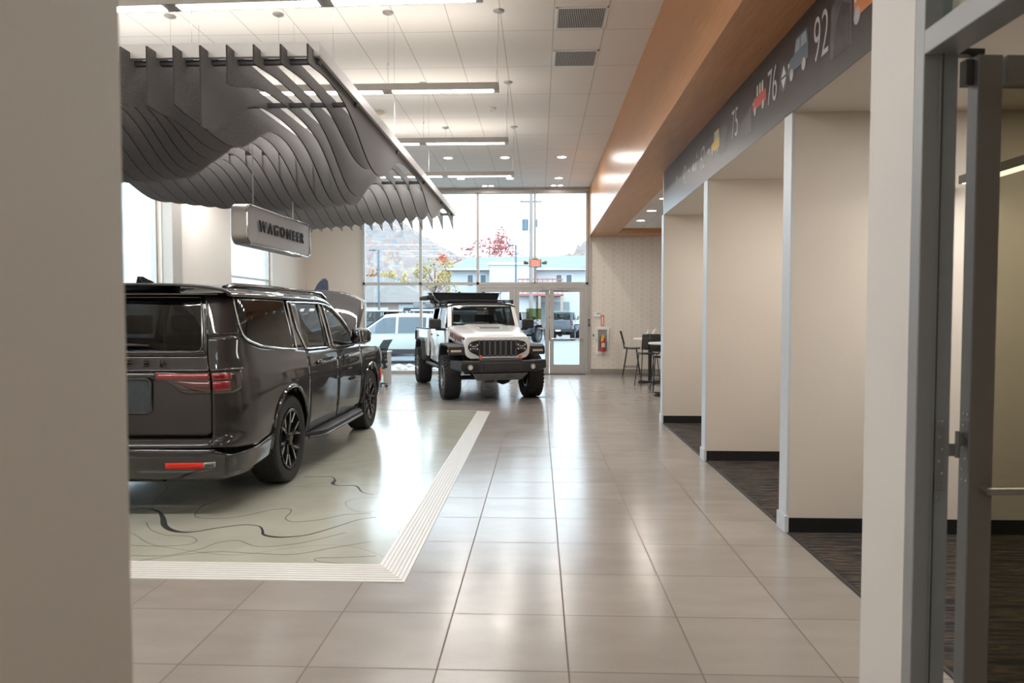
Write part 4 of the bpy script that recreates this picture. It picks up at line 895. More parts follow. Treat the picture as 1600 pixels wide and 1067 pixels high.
    # settle the heights of the tail and the greenhouse
    T=[(0,0),(.34,-.03),(.50,-.03),(.545,-.045),(.64,-.065),(.735,-.095),(.75,-.102),(1.045,-.055),(1.2,-.037),(1.33,-.045),(1.47,-.035),(1.80,-.035),(2.0,-.062),(2.3,-.062)]
    def fix(o):
        for c in o.children:
            if c.type=='EMPTY': continue
            if not c.data.get('settled'):
                c.data['settled']=1
                for v in c.data.vertices:
                    y,z=v.co.y,v.co.z; wy=max(0,min(1,(1.0-y)/.45)); wz=max(0,min(1,(z-1.0)/.15)); w_=wy+(1-wy)*wz
                    v.co.z=z+lerp(T,z)*w_
            fix(c)
    fix(root)
    return root
suv()
# ---------------- boxy off-road pickup ----------------
WPAINT=mat('pickup_white',(.84,.835,.82),.22,coat=1,coat_rough=.03,noise=.01)
def pickup(name,label,cat,loc,rz,paint,main=True,bed=True,group=None,flare=BPLAS):
    root=empty(name,loc,rz=rz,label=label,cat=cat,group=group)
    FL=flare
    def B(n,args,m,par=root,bev=.01,sm=False): 
        b=MB()
        for a in args: b.box(*a)
        return b.build(n,m,par,bevel=bev,smooth=sm)
    CE=2.62; RW=3.49 if bed else 2.95; END=4.42 if bed else 3.6
    if not bed: CE=3.55
    # hood as one curved surface with sides
    def hood(u,v):
        y=-.47+1.05*u; t=2*v-1; w=.60+.13*u
        zc=1.215+.185*u**.9
        at=abs(t)
        if at>.86: # side skirts
            f=(at-.86)/.14; z=zc-.035-.20*f; x=w*(1+.012*f)
        else:
            x=w*at/.86*(1-.02); z=zc+.022*(1 if at<.42 else max(0,1-(at-.42)/.10))-.035*(at/.86)**6
        z-=.05*max(0,(.12-u)/.12)**2
        return (sgn(t)*x,y,z)
    hd=MB().grid(hood,18,44).build('hood',paint,root,solid=.02,smooth=28)
    if main:
        hs=MB(); zc=lambda y:1.215+.185*((y+.47)/1.05)**.9+.022
        hs.hexa([(-.27,.02,zc(.02)),(.27,.02,zc(.02)),(.30,.40,zc(.40)),(-.30,.40,zc(.4))],[(-.23,.10,zc(.10)+.028),(.23,.10,zc(.10)+.028),(.25,.36,zc(.36)+.02),(-.25,.36,zc(.36)+.02)]); hs.build('hood_scoop',paint,hd,bevel=.008)
        sl=MB(); sl.hexa([(-.20,.028,zc(.028)+.002),(.20,.028,zc(.028)+.002),(.21,.10,zc(.1)+.031),(-.21,.10,zc(.1)+.031)],[(-.19,.022,zc(.028)+.009),(.19,.022,zc(.028)+.009),(.20,.105,zc(.1)+.036),(-.20,.105,zc(.1)+.036)]); sl.build('scoop_opening',BLACK,hd)
        for x in (-.40,.42): MB().cyl((x,.50,1.385),(x+.05,.46,1.40),.012,n=10).build('washer_nozzle',BPLAS,hd)
        for s in (-1,1):
            MB().box(s*.615-.02,s*.615+.02,-.50,-.42,1.09,1.17).cyl((s*.635,-.46,1.15),(s*.64,-.46,1.20),.02,n=10).build('hood_latch',BPLAS,hd,bevel=.006)
            M=Matrix.Translation((s*.690,.03,1.19))@Matrix.Rotation(s*R_(83),4,'Z')@Matrix.Rotation(math.pi/2+R_(0),4,'X')@Matrix.Rotation(R_(8)*s,4,'Z')
            t=text('lettering','MOJAVE',.155,mat('decal_brown',(.20,.10,.07),.4,noise=.05),hd,mtx=M@Matrix.Diagonal((1.35,1,1,1)),ext=.012,bold=.003)
    # grille
    pts=rrect(1.30,.42,.11,6,0,1.005); pts=[(x*(1-.07*max(0,(1.0-z)/.2)),z) for x,z in pts]
    g=MB().prism(pts,1,-.56,-.44).build('grille_panel',paint,root,bevel=.018,seg=3)
    ip=[( -.52,1.12),(-.36,1.15),(.36,1.15),(.52,1.12),(.575,1.03),(.52,.92),(.36,.84),(-.36,.84),(-.52,.92),(-.575,1.03)]
    MB().prism(ip[::-1],1,-.566,-.55).build('grille_insert',BLACK,g)
    for i in range(7):
        x=(i-3)*.105
        MB().prism(rrect(.078,.285,.03,4,x,.998),1,-.572,-.564).build('grille_slot',BLACK,g)
        q=rrect(.088,.295,.035,4,x,.998); MB().tube([(p[0],-.570,p[1]) for p in q],.005,6,closed=True).build('slot_surround',mat('gunmetal',(.34,.35,.36),.3,.8,noise=.03),g,smooth=True)
    for s in (-1,1):
        h=empty('headlamp',(s*.465,-.565,1.02)); h.parent=root
        MB().lathe([(-.0,.112),(-.022,.110),(-.026,.100),(-.012,.094)],'y',n=32).build('lamp_ring',BGLOSS,h,smooth=True)
        MB().lathe([(-.010,0),(-.010,.094)],'y',n=32).build('reflector',mat('reflector_dark',(.05,.05,.055),.15,.8,noise=.2),h)
        b=MB(); b.prism(rrect(.10,.022,.01,3,0,.012),1,-.018,-.010).prism(rrect(.075,.018,.008,3,0,-.03),1,-.018,-.010); b.build('led_bar',mat('led_chrome',(.55,.57,.6),.15,.9,noise=.05),h)
        for a in (30,150,210,330): MB().prism([(.06*math.cos(R_(a+d))*(r/.06),.06*math.sin(R_(a+d))*(r/.06)) for d,r in ((-14,.065),(14,.065),(10,.09),(-10,.09))],1,-.016,-.010).build('lamp_segment',CHROME,h)
    # cab tub
    def sidewall(nm,y0,y1,z0,z1,x=.80,th=.03,mir=1,m=paint,par=root,bev=.012):
        b=MB(); ty=.0
        b.hexa([(mir*(x-th-.02),y0,z0),(mir*(x-.02),y0,z0),(mir*(x-.02),y1,z0),(mir*(x-th-.02),y1,z0)],[(mir*(x-th),y0,z1),(mir*x,y0,z1),(mir*x,y1,z1),(mir*(x-th),y1,z1)])
        return b.build(nm,m,par,bevel=bev)
    for s in (-1,1):
        sidewall('cowl_side',.50,.73,.70,1.36,x=.775,mir=s)
        dd=[('front_door',.745,1.655)]+[('rear_door',1.675,2.50)]
        for nm,y0,y1 in dd:
            d=sidewall(nm,y0,y1,.60,1.33,mir=s)
            MB().box(s*.80-.012,s*.80+.022,y1-.22,y1-.06,1.17,1.20).build('door_handle',BPLAS,d,bevel=.008)
            f=MB()   # window frame: upper door, front edge leans on the front door
            sl=.16 if y0<1 else 0
            X=lambda z:s*(.80-.10*(z-1.33)/.5)
            def post(ya,yb,yc,yd,za,zb): f.hexa([(X(za)-s*.03,ya,za),(X(za),ya,za),(X(za),yb,za),(X(za)-s*.03,yb,za)],[(X(zb)-s*.03,yc,zb),(X(zb),yc,zb),(X(zb),yd,zb),(X(zb)-s*.03,yd,zb)])
            post(y0,y0+.07,y0+sl,y0+sl+.07,1.325,1.80); post(y1-.07,y1,y1-.07,y1,1.325,1.80); post(y0+sl,y1,y0+sl,y1,1.765,1.81)
            f.build('window_frame',paint,d,bevel=.006)
            w=MB(); w.add([(X(1.33)-s*.015,y0+.07,1.33),(X(1.33)-s*.015,y1-.07,1.33),(X(1.77)-s*.015,y1-.07,1.77),(X(1.77)-s*.015,y0+sl+.07,1.77)],[(0,1,2,3)]); w.build('window_glass',TINT if s<0 else DKGL,d)
        if not bed:
            sidewall('quarter_panel',2.52,END,.75,1.33,mir=s); MB().hexa([(s*.76,2.52,1.33),(s*.79,2.52,1.33),(s*.79,END-.04,1.33),(s*.76,END-.04,1.33)],[(s*.68,2.52,1.81),(s*.70,2.52,1.81),(s*.70,END-.12,1.81),(s*.68,END-.12,1.81)]).build('quarter_window',BGLOSS,root)
        else:
            MB().hexa([(s*.75,2.50,.62),(s*.79,2.50,.62),(s*.79,CE,.62),(s*.75,CE,.62)],[(s*.66,2.50,1.81),(s*.70,2.50,1.81),(s*.70,CE-.05,1.81),(s*.66,CE-.05,1.81)]).build('rear_pillar',paint,root,bevel=.008)
            b=MB(); b.box(s*.80-.05,s*.80,CE+.05,RW-.48,.68,1.30).box(s*.80-.05,s*.80,RW-.48,RW+.48,1.0,1.30).box(s*.80-.05,s*.80,RW+.48,END,.68,1.30); b.build('bed_side',paint,root,bevel=.012)
            MB().box(s*.80-.07,s*.80+.012,CE+.05,END,1.295,1.32).build('bed_rail',BPLAS,root,bevel=.006)
        # mirror
        mm=MB().box(s*.985-.12,s*.985+.12,.66,.80,1.34,1.54).build('door_mirror',BPLAS,root,bevel=.035,seg=3)
        MB().hexa([(s*.78,.70,1.30),(s*.98,.70,1.31),(s*.98,.78,1.31),(s*.78,.78,1.30)],[(s*.78,.70,1.35),(s*.96,.70,1.355),(s*.96,.78,1.355),(s*.78,.78,1.35)]).build('mirror_arm',BPLAS,mm)
        MB().box(s*.985-.095,s*.985+.095,.795,.803,1.37,1.515).build('mirror_glass',mat('mirror_silver',(.6,.62,.65),.03,1),mm)
        # fender flares
        def flare_(path,x0,x1,nm):
            b=MB(); n=len(path); vs=[]
            for i,(y,z) in enumerate(path):
                a=Vector(path[max(i-1,0)]);c=Vector(path[min(i+1,n-1)]); t=(c-a).normalized(); nr=Vector((-t.y,t.x))
                vs+=[(s*x0,y,z),(s*x1,y,z-.015),(s*(x1-.015),y-nr.x*.055,z-nr.y*.055),(s*x0,y-nr.x*.04,z-nr.y*.04)]
            fs=[(i*4+k_,i*4+(k_+1)%4,(i+1)*4+(k_+1)%4,(i+1)*4+k_) for i in range(n-1) for k_ in range(4)]+[(0,1,2,3),tuple(range(4*n-1,4*n-5,-1))]
            b.add(vs,fs); return b.build(nm,FL,root,bevel=.01)
        f=flare_([(-.54,.90),(-.50,1.03),(-.40,1.075),(.28,1.085),(.44,1.03),(.56,.80),(.63,.60)],.60,.955,'front_fender_flare')
        MB().box(s*.62,s*.945,-.545,-.50,.865,1.03).build('flare_face',FL,f,bevel=.012)
        if s<0: MB().box(-.90,-.70,-.556,-.54,.925,.965).build('turn_lamp',mat('turn_lens',(.62,.50,.40),.2,noise=.1),f,bevel=.004); MB().box(-.95,-.905,-.54,-.44,.925,.965).build('marker_lamp',mat('marker_orange',(.60,.18,.08),.2,noise=.05),f,bevel=.004)
        else: MB().box(.70,.90,-.556,-.54,.925,.965).build('turn_lamp',mat('turn_lens',(.62,.50,.40),.2),f,bevel=.004); MB().box(.905,.95,-.54,-.44,.925,.965).build('marker_lamp',mat('marker_orange',(.60,.18,.08),.2),f,bevel=.004)
        flare_([(RW-.66,.60),(RW-.57,.80),(RW-.42,1.03),(RW-.28,1.085),(RW+.28,1.085),(RW+.44,1.0),(RW+.58,.74)],.76,.95,'rear_fender_flare')
        MB().grid(lambda u,v:(s*(.60+.16*v),RW-.47*math.cos(math.pi*u),.50+.52*math.sin(math.pi*u)),14,2).build('wheel_liner',BLACK,root,solid=.01)
        MB().grid(lambda u,v:(s*(.45+.18*v),-.47*math.cos(math.pi*u),.50+.52*math.sin(math.pi*u)),14,2).build('wheel_liner',BLACK,root,solid=.01)
        b=MB(); b.tube([(s*.80,.62,.58),(s*.86,.80,.535),(s*.86,RW-.85,.535),(s*.80,RW-.68,.58)],.035,10); b.build('rock_rail',BPLAS,root,smooth=True)
        wheel('wheel',.420,.30,.225,'mud',root,(s*.825,0,.420),s,rimm=mat('rim_grey',(.22,.22,.225),.3,.7,noise=.05)); wheel('wheel',.420,.30,.225,'mud',root,(s*.825,RW,.420),s,rimm=mat('rim_grey',(.22,.22,.225),.3,.7))
        # tow hook, fog lamp
        MB().tube([(s*.385,-.78,.775),(s*.385,-.83,.80),(s*.385,-.83,.855),(s*.385,-.78,.86),(s*.385,-.70,.84)],.016,8).build('tow_hook',mat('hook_orange',(.80,.13,.02),.4,noise=.03),root,smooth=True)
        fo=empty('fog_lamp',(s*.60,-.885,.66)); fo.parent=root
        MB().lathe([(-.006,0),(-.008,.030),(-.012,.034)],'y',n=24).build('fog_lens',mat('fog_lens',(.75,.75,.72),.2,coat=1,noise=.05),fo,smooth=True); MB().lathe([(-.0,.036),(-.016,.038),(-.018,.047),(0,.052)],'y',n=24).build('fog_bezel',STEEL,fo,smooth=True)
    # bumper
    b=MB()
    b.hexa([(-.42,-.90,.56),(.42,-.90,.56),(.42,-.62,.56),(-.42,-.62,.56)],[(-.40,-.86,.80),(.40,-.86,.80),(.40,-.62,.80),(-.40,-.62,.80)])
    for s in (-1,1):
        A=[(s*.42,-.895,.565),(s*.74,-.87,.575),(s*.74,-.62,.575),(s*.42,-.62,.565)]; T=[(s*.40,-.86,.765),(s*.74,-.84,.775),(s*.74,-.62,.775),(s*.40,-.62,.765)]
        E_=[(s*.74,-.87,.575),(s*.92,-.72,.62),(s*.92,-.56,.62),(s*.74,-.62,.575)]; F_=[(s*.74,-.84,.775),(s*.92,-.70,.775),(s*.92,-.56,.775),(s*.74,-.62,.775)]
        if s<0: A,T,E_,F_=[l[::-1] for l in (A,T,E_,F_)]
        b.hexa(A,T); b.hexa(E_,F_)
    bp=b.build('front_bumper',BPLAS,root,bevel=.018)
    B('bumper_centre',[(-.36,.36,-.91,-.86,.60,.74)],mat('bumper_mesh',(.03,.025,.026),.6,bump=.6,nscale=160),bp,bev=.01)
    for s in (-1,1): MB().prism(rrect(.34,.12,.05,4,s*.60,.66),1,-.886,-.87).build('fog_recess',BGLOSS,bp)
    sk=MB(); sk.hexa([(-.42,-.70,.40),(.42,-.70,.40),(.36,-.30,.36),(-.36,-.30,.36)],[(-.52,-.86,.54),(.52,-.86,.54),(.52,-.60,.56),(-.52,-.60,.56)]); s_=sk.build('skid_plate',mat('skid_silver',(.30,.30,.295),.4,.8,noise=.1,nscale=12),root,bevel=.006)
    for x in (-.19,0,.19): MB().prism(rrect(.13,.035,.012,3,x,.465),1,-.795,-.77).build('skid_slot',mat('slot_dark',(.12,.12,.12),.5,.5,noise=.1),s_)
    # cab floor, firewall, underbody
    B('underbody',[(-.50,.50,-.5,.5,.60,1.05),(-.74,.74,.5,CE,.58,.68),(-.45,.45,CE,END-.1,.55,.72),(-.06,.06,-.2,3.4,.34,.46)],BLACK,bev=.0)
    MB().cyl((-.72,0,.40),(.72,0,.40),.045).lathe([(-.16,0),(-.12,.10),(0,.14),(.12,.10),(.16,0)],'x',(.25,0,.38),16).build('axle',BPLAS,root,smooth=True); MB().cyl((-.72,RW,.40),(.72,RW,.40),.05).lathe([(-.16,0),(-.12,.11),(0,.15),(.12,.11),(.16,0)],'x',(0,RW,.38),16).build('axle',BPLAS,root,smooth=True); MB().cyl((-.5,-.42,.48),(.55,-.40,.46),.022,n=8).build('steering_damper',BPLAS,root,smooth=True)
    MB().cyl((.30,-.35,.40),(.30,-.10,.40),.05).cyl((-.62,1.6,.50),(-.62,2.2,.50),.06).build('exhaust_pipe',BPLAS,root,smooth=True)
    # windshield frame and glass
    def wf(x,v,off=0): # v 0 base..1 top
        y=.60+.24*v; z=1.375+.465*v; return (x*(.755-.05*v)/.755,y-off*.9,z+off*.45)
    b=MB()
    def quad(x0,x1,v0,v1,o0=-.03,o1=.012): b.hexa([wf(x0,v0,o0),wf(x1,v0,o0),wf(x1,v0,o1),wf(x0,v0,o1)],[wf(x0,v1,o0),wf(x1,v1,o0),wf(x1,v1,o1),wf(x0,v1,o1)])
    quad(-.755,-.665,0,1.02); quad(.665,.755,0,1.02); quad(-.665,.665,.90,1.02); quad(-.665,.665,0,.07)
    b.build('windshield_frame',paint,root,bevel=.012)
    b=MB(); 
    def q2(x0,x1,v0,v1): b.hexa([wf(x0,v0,.002),wf(x1,v0,.002),wf(x1,v0,.010),wf(x0,v0,.010)],[wf(x0,v1,.002),wf(x1,v1,.002),wf(x1,v1,.010),wf(x0,v1,.010)])
    q2(-.69,-.635,.05,.93); q2(.635,.69,.05,.93); q2(-.635,.635,.86,.93); q2(-.635,.635,.05,.12); q2(-.12,.12,.62 if 0 else .74,.86)
    b.build('windshield_border',BGLOSS,root)
    MB().add([wf(-.64,.10,.004),wf(.64,.10,.004),wf(.64,.88,.004),wf(-.64,.88,.004)],[(0,1,2,3)]).build('windshield',thin_glass('pickup_windshield',(.34,.38,.36),.9),root)
    if main:
        wp=MB(); wp.tube([wf(.10,.03,.03),wf(.30,.05,.03),wf(.56,.10,.02)] if 0 else [wf(-.05,.02,.03),wf(-.30,.09,.025)],.010,6); wp.tube([wf(.45,.02,.03),wf(.20,.10,.025)],.010,6); wp.tube([wf(-.50,.11,.02),wf(-.12,.075,.02)],.006,6); wp.tube([wf(.05,.12,.02),wf(.40,.08,.02)],.006,6); wp.build('windshield_wiper',BPLAS,root,smooth=True)
        st=MB(); st.add([wf(-.10,.58,-.003),wf(.06,.58,-.003),wf(.06,.67,-.003),wf(-.10,.67,-.003)],[(0,1,2,3)]).build('window_sticker',mat('sticker_yellow',(.70,.72,.45),.5,noise=.1,nscale=90),root,solid=.001)
        text('lettering','55043',.05,BLACK,root,mtx=Matrix.Translation(wf(-.02,.625,.0))@Matrix.Rotation(math.pi/2-R_(27),4,'X'),ext=.001)
        MB().box(.05,.10,.78,.80,1.70,1.76).build('sensor_box',WHITE,root)
        MB().box(-.55,-.12,.70,.86,1.395,1.40).build('dash_paper',mat('paper_white',(.8,.8,.76),.6,noise=.03),root)
    # roof and cabin
    def roof(u,v):
        t=2*v-1; y=.80+(CE-.06-.80)*u; w=.715; e=abs(t)**7; return (w*t,y,1.822+.018*(1-t*t)-.05*e-.02*max(0,(u-.9)/.1)**2)
    MB().grid(roof,12,25).build('roof',flare,root,solid=.035,smooth=50)
    B('headliner',[(-.68,.68,.86,CE-.08,1.775,1.80)],INT,bev=.0)
    if bed:
        b=MB(); b.hexa([(-.74,CE-.03,.62),(.74,CE-.03,.62),(.74,CE,.62),(-.74,CE,.62)],[(-.74,CE-.03,1.36),(.74,CE-.03,1.36),(.74,CE,1.36),(-.74,CE,1.36)]); b.box(-.72,-.56,CE-.07,CE-.03,1.36,1.80).box(.56,.72,CE-.07,CE-.03,1.36,1.80).box(-.56,.56,CE-.07,CE-.03,1.72,1.81); b.build('cab_back_wall',paint,root,bevel=.01)
        MB().box(-.56,.56,CE-.055,CE-.05,1.36,1.72).build('rear_window',thin_glass('rear_cab_glass',(.7,.75,.75),.8),root)
        B('bed_floor',[(-.76,.76,CE+.03,END-.03,.78,.82),(-.76,.76,CE+.03,CE+.08,.80,1.28)],BPLAS,bev=.005)
        tg=B('tailgate',[(-.74,.74,END-.05,END,.74,1.30)],paint,bev=.015)
        B('tailgate_step',[(-.60,.60,END,END+.012,.84,1.02)],paint,tg,bev=.008)
    else:
        tg=B('tailgate',[(-.76,.76,END-.06,END,.72,1.34)],paint,bev=.02); B('rear_window',[(-.62,.62,END-.10,END-.06,1.36,1.76)],BGLOSS,bev=.02)
        sp=empty('spare_wheel',(.0,END+.16,1.08)); sp.parent=root; sp.rotation_euler=(0,0,math.pi/2)
        MB().lathe([(-.11,.24),(-.14,.30),(-.13,.40),(-.05,.41),(.05,.41),(.13,.40),(.14,.30),(.11,.24)],'x',n=40).build('tyre',RUBBER,sp,smooth=50); MB().cyl((-.03,0,0),(.06,0,0),.24).build('rim',mat('rim_dark',(.035,.035,.038),.3,.7),sp,smooth=True)
    for s in (-1,1): 
        t=MB().box(s*.80-.10,s*.80+.015,END-.03,END+.035,1.0,1.24).build('tail_lamp',BGLOSS,root,bevel=.01); MB().box(s*.79-.07,s*.79+.005,END+.034,END+.042,1.04,1.20).build('lamp_lens',mat('reflector_red',(.75,.02,.01)),t)
    rb=B('rear_bumper',[(-.90,.90,END+.02,END+.20,.56,.76),(-.3,.3,END+.18,END+.24,.60,.70)],BPLAS,bev=.02)
    B('number_plate',[(-.16,.16,END+.24,END+.246,.60,.70)],WHITE,rb,bev=.0)
    for (x,y) in ((-.38,1.25),(.38,1.25),(-.38,2.15),(.38,2.15)):
        s=empty('cabin_seat',(x,y,.68)); s.parent=root
        MB().box(-.24,.24,-.05,.42,0,.18).build('seat_cushion',INT,s,bevel=.04); MB().hexa([(-.24,.34,.10),(.24,.34,.10),(.24,.50,.10),(-.24,.50,.10)],[(-.2,.45,.75),(.2,.45,.75),(.2,.55,.75),(-.2,.55,.75)]).build('seat_back',INT,s,bevel=.03); MB().box(-.12,.12,.47,.56,.78,.95).build('headrest',INT,s,bevel=.03)
    B('dashboard',[(-.72,.72,.64,.98,.95,1.385)],INT,bev=.03)
    MB().tube([(.38+.18*math.cos(a),1.10+.05*math.sin(a),1.32+.17*math.sin(a)) for a in frange(0,2*math.pi*23/24,23)],.015,8,closed=True).build('steering_wheel',INT,root,smooth=True)
    if main:
        # roof rack with rolled awning
        rk=MB()
        for y in (1.0,1.65,2.3): rk.box(-.74,.74,y-.025,y+.025,1.915,1.94)
        for s in (-1,1): 
            rk.box(s*.70-.02,s*.70+.02,.92,2.4,1.885,1.915)
            for y in (1.0,1.65,2.3): rk.box(s*.72-.015,s*.72+.015,y-.03,y+.03,1.80,1.92)
        r=rk.build('roof_rack',BPLAS,root,bevel=.004)
        aw=MB(); aw.hexa([(-.80,1.98,1.875),(.62,1.98,1.875),(.62,2.5,1.875),(-.80,2.5,1.875)],[(-.86,1.90,2.10),(.68,1.90,2.10),(.68,2.5,2.10),(-.86,2.5,2.10)])
        aw.box(-1.0,-.84,1.7,2.9,1.955,2.045)
        a_=aw.build('rolled_awning_bag',mat('awning_black',(.012,.012,.013),.75,bump=.4,nscale=40),root,bevel=.03)
        MB().box(-.87,.69,1.88,2.52,2.098,2.118).build('awning_lid',mat('awning_lid_grey',(.10,.11,.12),.4,.4,noise=.05),a_,bevel=.006)
        for s in (-1,1): MB().tube([(s*.70-.06,1.55,1.90),(s*.74-.08,1.75,1.97),(s*.76-.09,1.86,2.07),(s*.80-.09,1.88,2.15)],.012,8).build('awning_arm',mat('arm_grey',(.30,.32,.34),.35,.6,noise=.05),r,smooth=True)
        for x in (-.25,.30): MB().box(x-.02,x+.02,1.87,1.94,2.11,2.14).build('awning_clip',BPLAS,a_,bevel=.004)
    return root
pickup('pickup_truck','white off-road pickup truck with black awning on its roof, facing the hall','car',(-.95,13.86,.0145),R_(17.7),WPAINT)
# ---------------- lounge furniture ----------------
TW=mat('table_white',(.74,.73,.70),.3,noise=.02)
def bistro_table(x,y,label):
    o=empty('bar_table',(x,y,0),label=label,cat='table',group='round white bar tables in the lounge')
    MB().cyl((0,0,1.045),(0,0,1.08),.40,n=40).build('tabletop',TW,o,smooth=40,bevel=.006)
    MB().cyl((0,0,.06),(0,0,1.045),.045,n=16).build('column',BPLAS,o,smooth=40)
    b=MB()
    for a in (35,125,215,305): b.box(0,.36,-.03,.03,.012,.05,Matrix.Rotation(R_(a),4,'Z'))
    b.build('cross_base',BPLAS,o,bevel=.006)
    for a in (35,125,215,305): MB().cyl((.33*math.cos(R_(a)),.33*math.sin(R_(a)),0),(.33*math.cos(R_(a)),.33*math.sin(R_(a)),.014),.02,n=10).build('glide',STEEL,o)
    return o
MESHB=mat('mesh_black',(.02,.02,.021),.7,bump=.6,nscale=150); MESHB.node_tree.nodes['Principled BSDF'].inputs['Alpha'].default_value=.72
def bar_stool(x,y,rz,label):
    """seat faces +y in local space"""
    o=empty('bar_stool',(x,y,0),rz=R_(rz),label=label,cat='stool',group='black mesh back bar stools')
    MB().grid(lambda u,v:(-.21+.42*u,-.20+.42*v,.765-.015*math.cos((v-.5)*3)+.012*abs(2*u-1)**2),10,10).build('seat',BPLAS,o,solid=.025,smooth=50)
    def bk(u,v): t=2*u-1; return ((.21+.01*v)*t,-.20-.09*v-.04*(1-t*t)*.6,.86+.33*v)
    MB().grid(bk,14,8).build('backrest',MESHB,o,solid=.010,smooth=50)
    f=MB(); f.tube([bk(0,0),bk(0,.5),bk(0,1),bk(.25,1.02),bk(.5,1.02),bk(.75,1.02),bk(1,1),bk(1,.5),bk(1,0),bk(.75,-.02),bk(.5,-.02),bk(.25,-.02)],.011,8,closed=True); f.build('back_frame',BPLAS,o,smooth=True)
    st=MB(); 
    for s in (-1,1): st.tube([(s*.20,-.21,.86),(s*.195,-.20,.78),(s*.19,-.12,.745)],.011,8)
    st.build('back_bracket',BPLAS,o,smooth=True)
    for sx in (-1,1):
        for sy in (-1,1):
            l=MB(); l.tube([(sx*.17,sy*.12,.75),(sx*.20,sy*.17,.40),(sx*.235,sy*.235,.0)],.0105,8); l.build('leg',BPLAS,o,smooth=True)
    r=MB(); q=[(.214,.195,.26),(-.214,.195,.26),(-.214,-.195,.26),(.214,-.195,.26)]; r.tube(q,.008,8,closed=True); r.build('foot_ring',BPLAS,o)
    MB().box(-.05,-.0,-.2965,-.290,.88,.91).build('maker_tag',WHITE,o) if False else None
    return o
bistro_table(2.66,16.95,'round white bar table beside the papered wall, with bottle on it')
bistro_table(2.62,14.35,'round white bar table nearest the bay partitions')
bar_stool(2.46,18.75,-100,'black bar stool seen from the side by the papered wall')
bar_stool(2.50,16.25,10,'black bar stool with its back to the hall at the bottle table')
bar_stool(2.62,14.98,178,'black mesh back bar stool tucked in at the nearest table')

o=empty('pump_bottle',(2.58,16.78,1.08),label='clear pump bottle of hand sanitizer on the white bar table',cat='bottle')
MB().lathe([(0,0),(0,.034),(.012,.037),(.13,.037),(.16,.016),(.18,.014),(.18,0)],'z',n=20).build('bottle_body',mat('sanitizer',(.55,.75,.68),.2,trans=.4,noise=.03),o,smooth=50)
MB().cyl((0,0,.18),(0,0,.215),.012).box(-.045,.012,-.008,.008,.213,.225).build('pump',WHITE,o)
o=empty('arched_holder',(2.78,16.85,1.08),label='white curved holder standing on the white bar table',cat='holder')
pts=[(.085*math.cos(math.pi*t),0,.02+.20*math.sin(math.pi*t)) for t in frange(0,1,16)]
b=MB()
for p,q in zip(pts,pts[1:]): b.hexa([(p[0],-.05,p[2]),(p[0],.05,p[2]),(q[0],.05,q[2]),(q[0],-.05,q[2])],[(p[0]*.80,-.05,p[2]-.02),(p[0]*.80,.05,p[2]-.02),(q[0]*.80,.05,q[2]-.02),(q[0]*.80,-.05,q[2]-.02)])
b.build('arch',WHITE,o); MB().box(-.09,-.06,-.06,.06,0,.03).box(.06,.09,-.06,.06,0,.03).build('foot',WHITE,o,bevel=.004)

# ---------------- things on the papered wall ----------------
WY=FY-.0
o=empty('fire_extinguisher_cabinet',(1.745,WY,.93),label='white recessed cabinet with glass door on the papered wall',cat='cabinet')
b=MB(); W2,H2=.18,.375; b.box(-W2,-W2+.06,-.035,0,-H2,H2).box(W2-.06,W2,-.035,0,-H2,H2).box(-W2+.06,W2-.06,-.035,0,-H2,-H2+.075).box(-W2+.06,W2-.06,-.035,0,H2-.075,H2); b.build('frame',WHITE,o,bevel=.004)
MB().box(-W2+.05,W2-.05,-.012,-.004,-H2+.06,H2-.06).build('back_panel',mat('cabinet_inside',(.28,.27,.26),.5,noise=.05),o)
MB().box(-W2+.06,W2-.06,-.150,-.147,-H2+.075,H2-.075).build('pane',GLASS,o) if False else None
MB().box(-W2-.004,-W2+.02,-.045,-.03,-.04,.04).build('pull_handle',STEEL,o,bevel=.003)
e=empty('fire_extinguisher',(1.745,WY-.118,.633),label='red fire extinguisher with yellow tag inside the white cabinet',cat='fire extinguisher')
MB().lathe([(.0,0),(0,.07),(.02,.078),(.33,.078),(.385,.05),(.40,.025),(.42,.022),(.42,0)],'z',n=28).build('cylinder_body',mat('extinguisher_red',(.45,.02,.02),.25,coat=1,noise=.03),e,smooth=50)
MB().box(-.02,.02,-.03,.03,.42,.46).box(-.02,.09,-.012,.012,.465,.485).box(-.02,.075,-.012,.012,.435,.45).build('valve',STEEL,e,bevel=.004)
MB().tube([(-.02,-.02,.44),(-.06,-.05,.42),(-.075,-.06,.30),(-.07,-.06,.12)],.009,8).build('hose',BLACK,e,smooth=True)
MB().hexa([(-.065,-.084,.30),(.0,-.084,.28),(.0,-.080,.28),(-.065,-.08,.30)],[(-.04,-.084,.45),(.035,-.084,.45),(.035,-.08,.45),(-.04,-.08,.45)]).build('inspection_tag',mat('tag_yellow',(.80,.42,.02),.5,noise=.05),e)
MB().prism(rrect(.10,.12,.01,2,0,.18),1,-.081,-.0775).build('instruction_label',mat('label_cream',(.6,.5,.45),.5,noise=.2,nscale=60),e)
o=empty('fire_extinguisher_sign',(1.745,WY,1.475),label='orange red upright fire extinguisher sign above the cabinet',cat='sign')
MB().box(-.045,.045,-.006,0,-.15,.15).build('sign_plate',mat('sign_orange',(.75,.13,.06),.5,noise=.03),o)
MB().box(-.022,.022,-.0072,-.006,-.13,.115).build('sign_band',mat('sign_white',(.8,.74,.70),.5,noise=.02),o)
text('lettering','FIRE EXTINGUISHER',.030,mat('sign_orange',(.75,.13,.06)),o,mtx=Matrix.Translation((0,-.0075,0))@Matrix.Rotation(math.pi/2,4,'X')@Matrix.Rotation(-math.pi/2,4,'Z'),ext=.0004,sx=.8)
o=empty('wall_thermostat',(1.60,WY,1.64),label='small white control panel on the papered wall beside the glass door',cat='thermostat')
